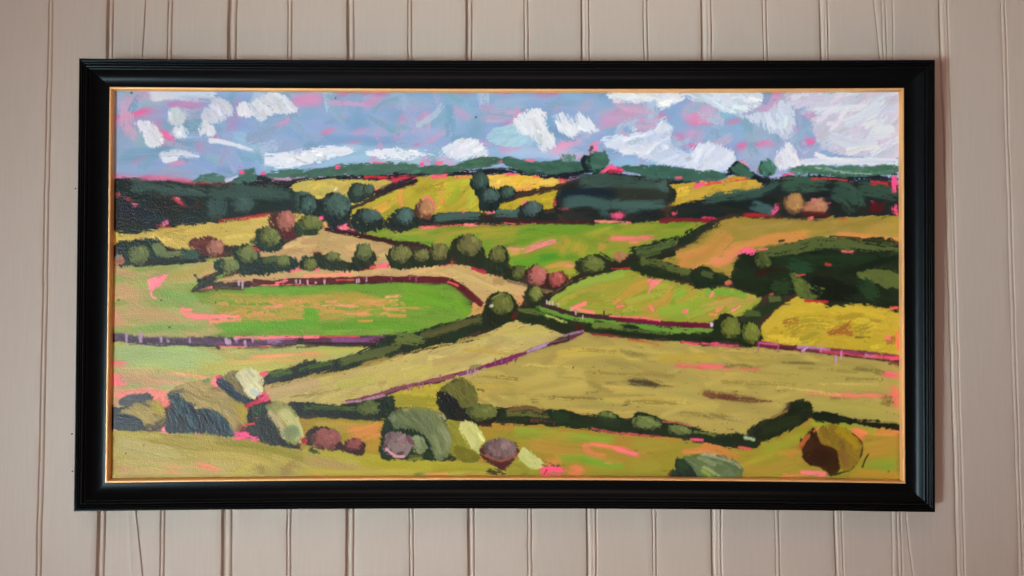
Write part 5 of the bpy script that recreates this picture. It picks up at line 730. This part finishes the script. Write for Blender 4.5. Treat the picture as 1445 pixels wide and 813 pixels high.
# (kind, x at the top edge, x at the bottom edge, width at top, width at bottom) in photograph pixels
JOINTS = [('gap', -108, -140, 11, 12), ('bead', -20, -42, 8, 8), ('bead', 68, 50.5, 8, 9.2), ('gap', 151, 135, 11, 13.5), ('bead', 236.5, 225, 8.5, 8), ('gap', 321.5, 311.5, 14.5, 17),
          ('bead', 405.5, 403.5, 7.6, 7.6), ('gap', 489, 487.5, 12.5, 13.5), ('bead', 574.5, 577, 7.6, 7.8), ('gap', 656.3, 659.5, 10.5, 11.5), ('bead', 738.6, 744.4, 7.6, 7.8),
          ('slit', 819.2, 827, 13.5, 16.5), ('bead', 906, 920.5, 8.4, 7.4), ('slit', 987.8, 1003.5, 17.5, 17), ('bead', 1074.3, 1094, 8, 8), ('slit', 1155, 1178.3, 14.5, 13.5),
          ('bead', 1243, 1267, 7.5, 7.5), ('slit', 1323.5, 1349.3, 15, 13.5), ('bead', 1411, 1436.5, 8, 8), ('slit', 1494, 1525, 15, 14), ('bead', 1580, 1612, 8, 8)]
def build_wall():
    NZ = 150
    py = np.linspace(-190, 1010, NZ)
    t = py / 813.0
    cols = []                                    # (px array, depth array, tint array)
    one = np.ones(NZ)
    k = 0
    spans = []
    for kind, xt, xb, wt, wb in JOINTS:
        k += 1
        x = xt + (xb - xt) * t; w = wt + (wb - wt) * t
        wob = (noise(t * 7, one * 3.3, 60 + k) - .5) * 1.5 + (noise(t * 30, one * 1.7, 90 + k) - .5) * 1.0
        wob2 = (noise(t * 8, one * 2.1, 120 + k) - .5) * 1.2 + (noise(t * 26, one * 4.2, 160 + k) - .5) * .8
        x = x + wob * .8
        groove_tone = .84 + .1 * noise(t * 9, one * 5, 200 + k)  # groove bottoms darker than the board faces, varying along the length
        if kind == 'bead':
            pr = [(-.5, 0, 1), (0, -.1, 1), (.35, -2.6, groove_tone), (1.1, -2.6, groove_tone), (1.5, -1.1, 1), (2.3, -.15, 1.03), (3.6, .15, 1.05), (5.0, -.1, 1.04), (5.9, -1., 1), (6.4, -2.3, groove_tone), (7.1, -2.3, groove_tone), (7.5, -.1, 1), (8.0, 0, 1)]
            base = 8.0
        elif kind == 'gap':
            pr = [(-.7, 0, 1), (0, -.3, .97), (.25, -3.9, .78), (3.6, -4.2, .78), (4.3, -3.8, .8), (4.5, -1.3, 1), (5.4, -.2, 1.03), (7.2, .15, 1.05), (8.9, -.2, 1.03), (9.6, -1.2, 1), (10., -2.4, groove_tone), (10.9, -2.3, groove_tone), (11.4, -.1, 1), (12., 0, 1)]
            base = 12.0
        else:
            sl = 2.0 + 1.4 * sstep(.35, .75, noise(t * 5, one * 6.1, 240 + k))
            pr = [(-.7, 0, 1), (0, -.3, .97), (.25, -3.4, .75), (1.5, -3.7, .75), (2.0, -2.2, .85), (2.6, -.5, 1.06), (4.6, .2, 1.12), (6.4, .1, 1.12), (6.9, -.5, 1.03), (7.6, 0, 1.1), (9.2, .1, 1.1), (10., -.9, 1), (10.4, -2.3, groove_tone), (11.2, -2.2, groove_tone), (11.7, -.1, 1), (12.3, 0, 1)]
            base = 12.3
        mid = len(pr) // 2
        seg = []
        for j, (dx, dp, ti) in enumerate(pr):
            xx = x + dx / base * w + (wob2 * .45 if j > mid else 0)
            if j == len(pr) - 1: xx = xx + .3
            dd = dp * one + (noise(t * 40, one * (j * .37), 300 + k) - .5) * (.35 if 0 < j < len(pr) - 1 else 0)
            seg.append((xx, dd, ti * one))
        spans.append(seg)
    # splits in two boards: narrow diagonal cracks with one lifted lip
    def crack(pts, depth, w):
        ys = [p[1] for p in pts]; xs = [p[0] for p in pts]
        x = np.interp(py, ys, xs) + (noise(t * 20, one * 8, 500) - .5) * .8
        return [(x - 1.2, .25 * one, 1.03 * one), (x - .3, .1 * one, one), (x + .05, -depth * one, .74 * one), (x + w, -depth * one, .74 * one), (x + w + .5, -.1 * one, one), (x + w + 3, 0 * one, one)]
    c1 = crack([(209, -190), (205, 0), (200, 82), (190, 400), (191.5, 722), (196, 770), (201, 813), (206, 1010)], 1.6, .9)
    r1 = np.interp(py, [-190, 0, 82, 400, 722, 813, 1010], [194, 191, 187.5, 180, 181, 186, 190])
    rid = [(r1 - 2.2, 0 * one, one), (r1, .45 * one, 1.04 * one), (r1 + 1.8, 0 * one, one)]
    c2 = crack([(1233, -190), (1237, 0), (1241.2, 82), (1254, 400), (1255, 722), (1255.5, 813), (1256, 1010)], 0.05, .6)
    c3 = crack([(1255, -190), (1258, 0), (1262, 400), (1277, 722), (1281, 770), (1287.5, 813), (1306, 1010)], 1.6, .9)
    c4 = crack([(1217, -190), (1231.5, 0), (1240.4, 82), (1243, 200), (1246, 400), (1257, 722), (1262, 1010)], 1.5, .8)
    spans.insert(4, rid); spans.insert(5, c1)
    idx = [i for i, s in enumerate(spans) if abs(s[0][0][30] - 1243) < 8][0]
    spans.insert(idx + 1, c3); spans.insert(idx, c4)
    # flat faces between joints, very slightly cupped, each board at its own height and tint
    allc = []
    for i, s in enumerate(spans):
        if i == 0: allc.append((s[0][0] - 260, 0 * one, one))
        else:
            pv = allc[-1]
            off = (TAB[i * 7, 9] - .5) * .5; ti = 1 + (TAB[i * 5, 31] - .5) * .05
            for f in (.12, .5, .88):
                xx = pv[0] + (s[0][0] - pv[0]) * f
                allc.append((xx, off * one * (1 if f == .5 else .7) + (noise(t * 4, one * (f * 3), 700 + i) - .5) * .35, ti * one))
        allc += s
    allc.append((allc[-1][0] + 260, 0 * one, one))
    xs = np.stack([c[0] for c in allc], 1)
    xs = np.maximum.accumulate(xs + np.arange(xs.shape[1]) * 0.002, axis=1)
    dp = np.stack([np.asarray(c[1]) for c in allc], 1) * .001
    ti = np.stack([np.asarray(c[2]) for c in allc], 1)
    nu = xs.shape[1]
    P = wall_x(xs, np.repeat(py[:, None], nu, 1))
    P[..., 1] -= dp                              # toward the viewer is -Y
    V = P.reshape(-1, 3)
    # back sheet gives the boarding its thickness
    B0 = len(V)
    c4v = [V[0], V[nu - 1], V[nu * NZ - 1], V[nu * (NZ - 1)]]
    back = [np.array([v[0], .018, v[2]]) for v in c4v]
    V = np.concatenate([V, back])
    top = list(range(nu)); bot = list(range(nu * (NZ - 1), nu * NZ)); lef = [r * nu for r in range(NZ)]; rig = [r * nu + nu - 1 for r in range(NZ)]
    ex = [top[::-1] + [B0, B0 + 1], bot + [B0 + 2, B0 + 3], lef + [B0 + 3, B0], rig[::-1] + [B0 + 1, B0 + 2], [B0 + 3, B0 + 2, B0 + 1, B0]]
    me = grid_mesh('boarded_wall', V, nu, NZ, flip=True, extra_faces=ex)
    at = me.color_attributes.new('tint', 'FLOAT_COLOR', 'POINT')
    c = np.ones((len(V), 4), np.float32); tv = ti.reshape(-1)
    c[:B0, 0] = tv; c[:B0, 1] = np.where(tv < .9, tv * .93, tv); c[:B0, 2] = np.where(tv < .9, tv * .86, tv)
    at.data.foreach_set('color', c.ravel())
    o = link('wall', me, W_MAT)
    o['kind'] = 'structure'; o['category'] = 'wall'
    o['label'] = 'pale pinkish beige painted tongue-and-groove board wall behind the painting'
    return o
build_wall()

# ------------------------------------------------------------------ framed painting
LEAN = .0185
zt = float(on_plane(715, 83, (0, -.04, 0), WN)[2]); zb = float(on_plane(715, 721, (0, -.03, 0), WN)[2])
ta = math.atan2(LEAN, zt - zb)
FN = np.array([0., -math.cos(ta), -math.sin(ta)])         # faces out of the wall and slightly down
FO = np.array([0., -.0135, zb])                             # a point on the back of the frame
def fplane(px, py, h): return on_plane(px, py, FO + FN * h, FN)

def edge_pts(c0, c1, bow, n):                              # a side of the frame, bowed a little, in pixels
    s = np.linspace(0, 1, n); c0 = np.array(c0, float); c1 = np.array(c1, float)
    p = c0[None] * (1 - s)[:, None] + c1[None] * s[:, None]
    return p + np.array(bow, float)[None] * (4 * s * (1 - s))[:, None]
H_OUT, H_IN = .0165, .0115
OUT = [(111, 82), (1320, 84), (1320.3, 723.4), (103.3, 722.3)]
INN = [(154.6, 122.6), (1275.6, 124.2), (1277.6, 682.4), (148.4, 681.6)]
BOWS = [(0, 2.0), (-.3, 0), (0, -4.6), (.3, 0)]
SIDE_O, SIDE_I = [], []
NSEG = 25
for k in range(4):
    SIDE_O.append(fplane(*edge_pts(OUT[k], OUT[(k + 1) % 4], BOWS[k], NSEG).T, H_OUT) - FN * H_OUT)
    SIDE_I.append(fplane(*edge_pts(INN[k], INN[(k + 1) % 4], BOWS[k], NSEG).T, H_IN) - FN * H_IN)

root = bpy.data.objects.new('framed_painting', None); COLL.objects.link(root)
root.location = (0, 0, zb); root.empty_display_size = .1
root['category'] = 'painting'
root['label'] = 'wide painting of green and yellow hedged fields in a black frame with gold inner edge'
RL = np.array([0, 0, zb])

def smooth_curve(pts, n=4):
    return [tuple(p) for p in catmull(np.array(pts, float), False, n)]
# profile: distance in from the outer edge as a share of the moulding's width, height in mm
def bead(f0, f1, h0, h1, bump): return [(f0 + (f1 - f0) * s, h0 + (h1 - h0) * s + bump * math.sin(math.pi * s)) for s in (0, .12, .3, .5, .7, .88, 1)]
PROF = [(0, 0), (0, 13.6), (.006, 15.6), (.02, 16.5), (.055, 16.7), (.08, 16.2), (.09, 15.3)]
PROF += bead(.10, .165, 16.6, 17.4, 1.5)[0:] + [(.172, 16.4)] + bead(.18, .25, 17.6, 18.4, 1.6) + [(.257, 17.2)] + bead(.265, .37, 18.8, 20.0, 2.0) + [(.378, 18.6), (.39, 18.5)]
PROF += smooth_curve([(.40, 19.4), (.43, 18.9), (.50, 16.3), (.58, 13.6), (.66, 11.7), (.76, 10.4), (.88, 9.8), (.985, 9.9)], 4) + [(1.0, 9.9), (1.0, 3.0), (.9, 0)]
def sweep(name, k, prof, mat, A, Bq, parent):
    n = NSEG; m = len(prof)
    V = []
    for f, h in prof:
        V.append(A[k] * (1 - f) + Bq[k] * f + FN * (h * .001))
    V = np.concatenate(V) - RL                                    # m rows of n
    ends = [[r * n for r in range(m)], [r * n + n - 1 for r in range(m)][::-1]]
    me = grid_mesh(name, V, n, m, flip=False, extra_faces=ends + [])
    o = link(name, me, mat, parent)
    return o
def face_sharp(o, ang=38):
    me = o.data
    me.polygons.foreach_set('use_smooth', np.ones(len(me.polygons), bool))
    try: me.set_sharp_from_angle(angle=math.radians(ang))
    except Exception: pass
for k in range(4): face_sharp(sweep('frame_rail', k, PROF, K_MAT, SIDE_O, SIDE_I, root))

# gilt slip: from the black sight edge in to the painted board
INN2 = [(162.0, 128.4), (1268.4, 130.0), (1270.2, 677.0), (156.0, 675.6)]
S_O, S_I = [], []
for k in range(4):
    S_O.append(SIDE_I[k])
    S_I.append(fplane(*edge_pts(INN2[k], INN2[(k + 1) % 4], BOWS[k], NSEG).T, .0062) - FN * .0062)
SLIP = [(.0, 3.0), (.0, 11.2), (.05, 11.9), (.14, 12.1), (.58, 11.7), (.66, 11.3), (.73, 10.4), (.97, 6.9), (1.0, 6.4), (1.0, 4.9), (.5, 3.0)]
for k in range(4): face_sharp(sweep('gilt_slip', k, SLIP, G_MAT, S_O, S_I, root), 50)

# painted board: colour and relief per vertex, taken from the marks laid above
def build_board():
    NX, NY = 1126, 560
    H_C = .0050
    cor = [(155.5, 122.5), (1274.5, 124.0), (1276.5, 682.5), (149.5, 681.5)]
    u = np.linspace(0, 1, NX); v = np.linspace(0, 1, NY)
    tl, tr, br, bl = [np.array(c) for c in cor]
    U, Vv = np.meshgrid(u, v)
    P = (tl * ((1 - U) * (1 - Vv))[..., None] + tr * (U * (1 - Vv))[..., None] + br * (U * Vv)[..., None] + bl * ((1 - U) * Vv)[..., None])
    fx = np.clip(P[..., 0] - X0, 0, CW - 1.01); fy = np.clip(P[..., 1] - Y0, 0, CH - 1.01)
    ix = fx.astype(int); iy = fy.astype(int); ax = (fx - ix)[..., None]; ay = (fy - iy)[..., None]
    C = (COL[iy, ix] * (1 - ax) + COL[iy, ix + 1] * ax) * (1 - ay) + (COL[iy + 1, ix] * (1 - ax) + COL[iy + 1, ix + 1] * ax) * ay
    Hh = HGT[iy, ix]
    X3 = fplane(P[..., 0], P[..., 1], H_C)
    weave = (noise(P[..., 0] / 1.5, P[..., 1] / 1.9, 901) - .5) * .5 + (noise(P[..., 0] / 3.2, P[..., 1] / 3.2, 903) - .5) * .5
    dh = (np.clip(Hh, -.5, 2.5) * .21 + weave * .12) * .001
    X3 = X3 + FN * dh[..., None]
    V = X3.reshape(-1, 3) - RL
    B0 = len(V)
    cs = [0, NX - 1, NX * NY - 1, NX * (NY - 1)]
    V = np.concatenate([V, [V[i] - FN * .004 for i in cs]])
    top = list(range(NX)); bot = list(range(NX * (NY - 1), NX * NY)); lef = [r * NX for r in range(NY)]; rig = [r * NX + NX - 1 for r in range(NY)]
    ex = [top[::-1] + [B0, B0 + 1], bot + [B0 + 2, B0 + 3], lef + [B0 + 3, B0], rig[::-1] + [B0 + 1, B0 + 2], [B0 + 3, B0 + 2, B0 + 1, B0]]
    me = grid_mesh('painted_board', V, NX, NY, flip=True, extra_faces=ex)
    at = me.color_attributes.new('paint', 'FLOAT_COLOR', 'POINT')
    c = np.ones((len(V), 4), np.float32)
    fu = (P[..., 0] - 715) / 560; fv = (P[..., 1] - 400) / 280
    basis = np.stack([np.ones_like(fu), fu, fv, fu * fu, fu * fv, fv * fv], -1)
    E3 = EXPO * np.einsum('yxk,ck->yxc', basis, np.array(FIT))
    b3 = np.concatenate([basis, np.stack([fu ** 3, fu * fu * fv, fu * fv * fv, fv ** 3], -1)], -1)
    F3 = np.clip(np.einsum('yxk,ck->yxc', b3, np.array(SHEEN)), 0, 1)       # varnish sheen; only part is taken off, the rest stays in the paint colour
    c[:B0, :3] = np.clip(((lin(np.clip(C, 0, 255)) - .42 * F3) / E3).reshape(-1, 3), .0018, .97)
    at.data.foreach_set('color', c.ravel())
    o = link('painted_board', me, P_MAT, root, smooth=True)
    return o
build_board()

# ------------------------------------------------------------------ three little pins in the board beside the frame
def pin(px, py, label, tilt):
    p = on_plane(px, py, (0, -.0008, 0), WN)
    bm = bmesh.new()
    prof = [(0, .0012), (.0006, .0011), (.0009, .0005), (.0009, 0), (.0005, -.0004), (.0005, -.006), (0, -.008)]
    n = 14; rings = []
    for r, h in prof:
        if r == 0: rings.append([bm.verts.new((0, -h, 0))])
        else: rings.append([bm.verts.new((r * math.cos(2 * math.pi * i / n), -h, r * math.sin(2 * math.pi * i / n) * 1.1)) for i in range(n)])
    for a, b in zip(rings[:-1], rings[1:]):
        for i in range(n):
            j = (i + 1) % n
            if len(a) == 1: bm.faces.new((a[0], b[i], b[j]))
            elif len(b) == 1: bm.faces.new((a[i], a[j], b[0]))
            else: bm.faces.new((a[i], a[j], b[j], b[i]))
    bmesh.ops.recalc_face_normals(bm, faces=bm.faces)
    me = bpy.data.meshes.new('panel_pin'); bm.to_mesh(me); bm.free()
    o = link('panel_pin', me, N_MAT, smooth=True); o.location = p; o.rotation_euler = (0, 0, tilt)
    o['category'] = 'pin'; o['label'] = label; o['group'] = 'small dark pins beside the frame'
pin(106.6, 266.2, 'small dark pin in the wall beside the upper left side of the frame', .2)
pin(101.6, 612.4, 'small dark pin in the wall beside the lower left side, higher of two', .1)
pin(102.0, 665.3, 'small dark pin touching the frame near its lower left corner', .5)

# ------------------------------------------------------------------ camera, light
cam = bpy.data.cameras.new('camera'); co = bpy.data.objects.new('camera', cam); COLL.objects.link(co)
co.location = CAM; co.rotation_euler = (math.pi / 2 + PITCH, 0, 0)
cam.sensor_width = 36.0; cam.lens = 36.0 * FPX / PW; cam.clip_start = .01; cam.clip_end = 50
SC.camera = co

def area(name, loc, target, w, h, watts, col, spread=180):
    l = bpy.data.lights.new(name, 'AREA'); l.shape = 'RECTANGLE'; l.size = w; l.size_y = h; l.energy = watts; l.color = col
    l.spread = math.radians(spread)
    o = bpy.data.objects.new(name, l); COLL.objects.link(o); o.location = loc
    d = Vector(target) - Vector(loc); o.rotation_euler = d.to_track_quat('-Z', 'Y').to_euler()
    return o
area('window_light', (-2.8, -3.3, -1.1), (.02, 0, .12), .9, 1.1, 6.5, (.83, .98, .99), 26)
area('room_fill', (.1, -1.9, 2.1), (0, 0, 0), 2.4, 1.2, 23, (1., .62, .50))  # unseen warm fill added overhead for the room's bounced light
area('floor_fill', (-.1, -1.8, -2.1), (0, 0, 0), 2.4, 1.2, 21, (1., .61, .545))  # second unseen fill added low, to lighten the shade under the frame
wd = bpy.data.worlds.new('World'); SC.world = wd; wd.use_nodes = True
wd.node_tree.nodes['Background'].inputs[0].default_value = (1., .65, .53, 1); wd.node_tree.nodes['Background'].inputs[1].default_value = .075
SC.view_settings.view_transform = 'Standard'; SC.view_settings.look = 'None'; SC.view_settings.exposure = 0; SC.view_settings.gamma = 1
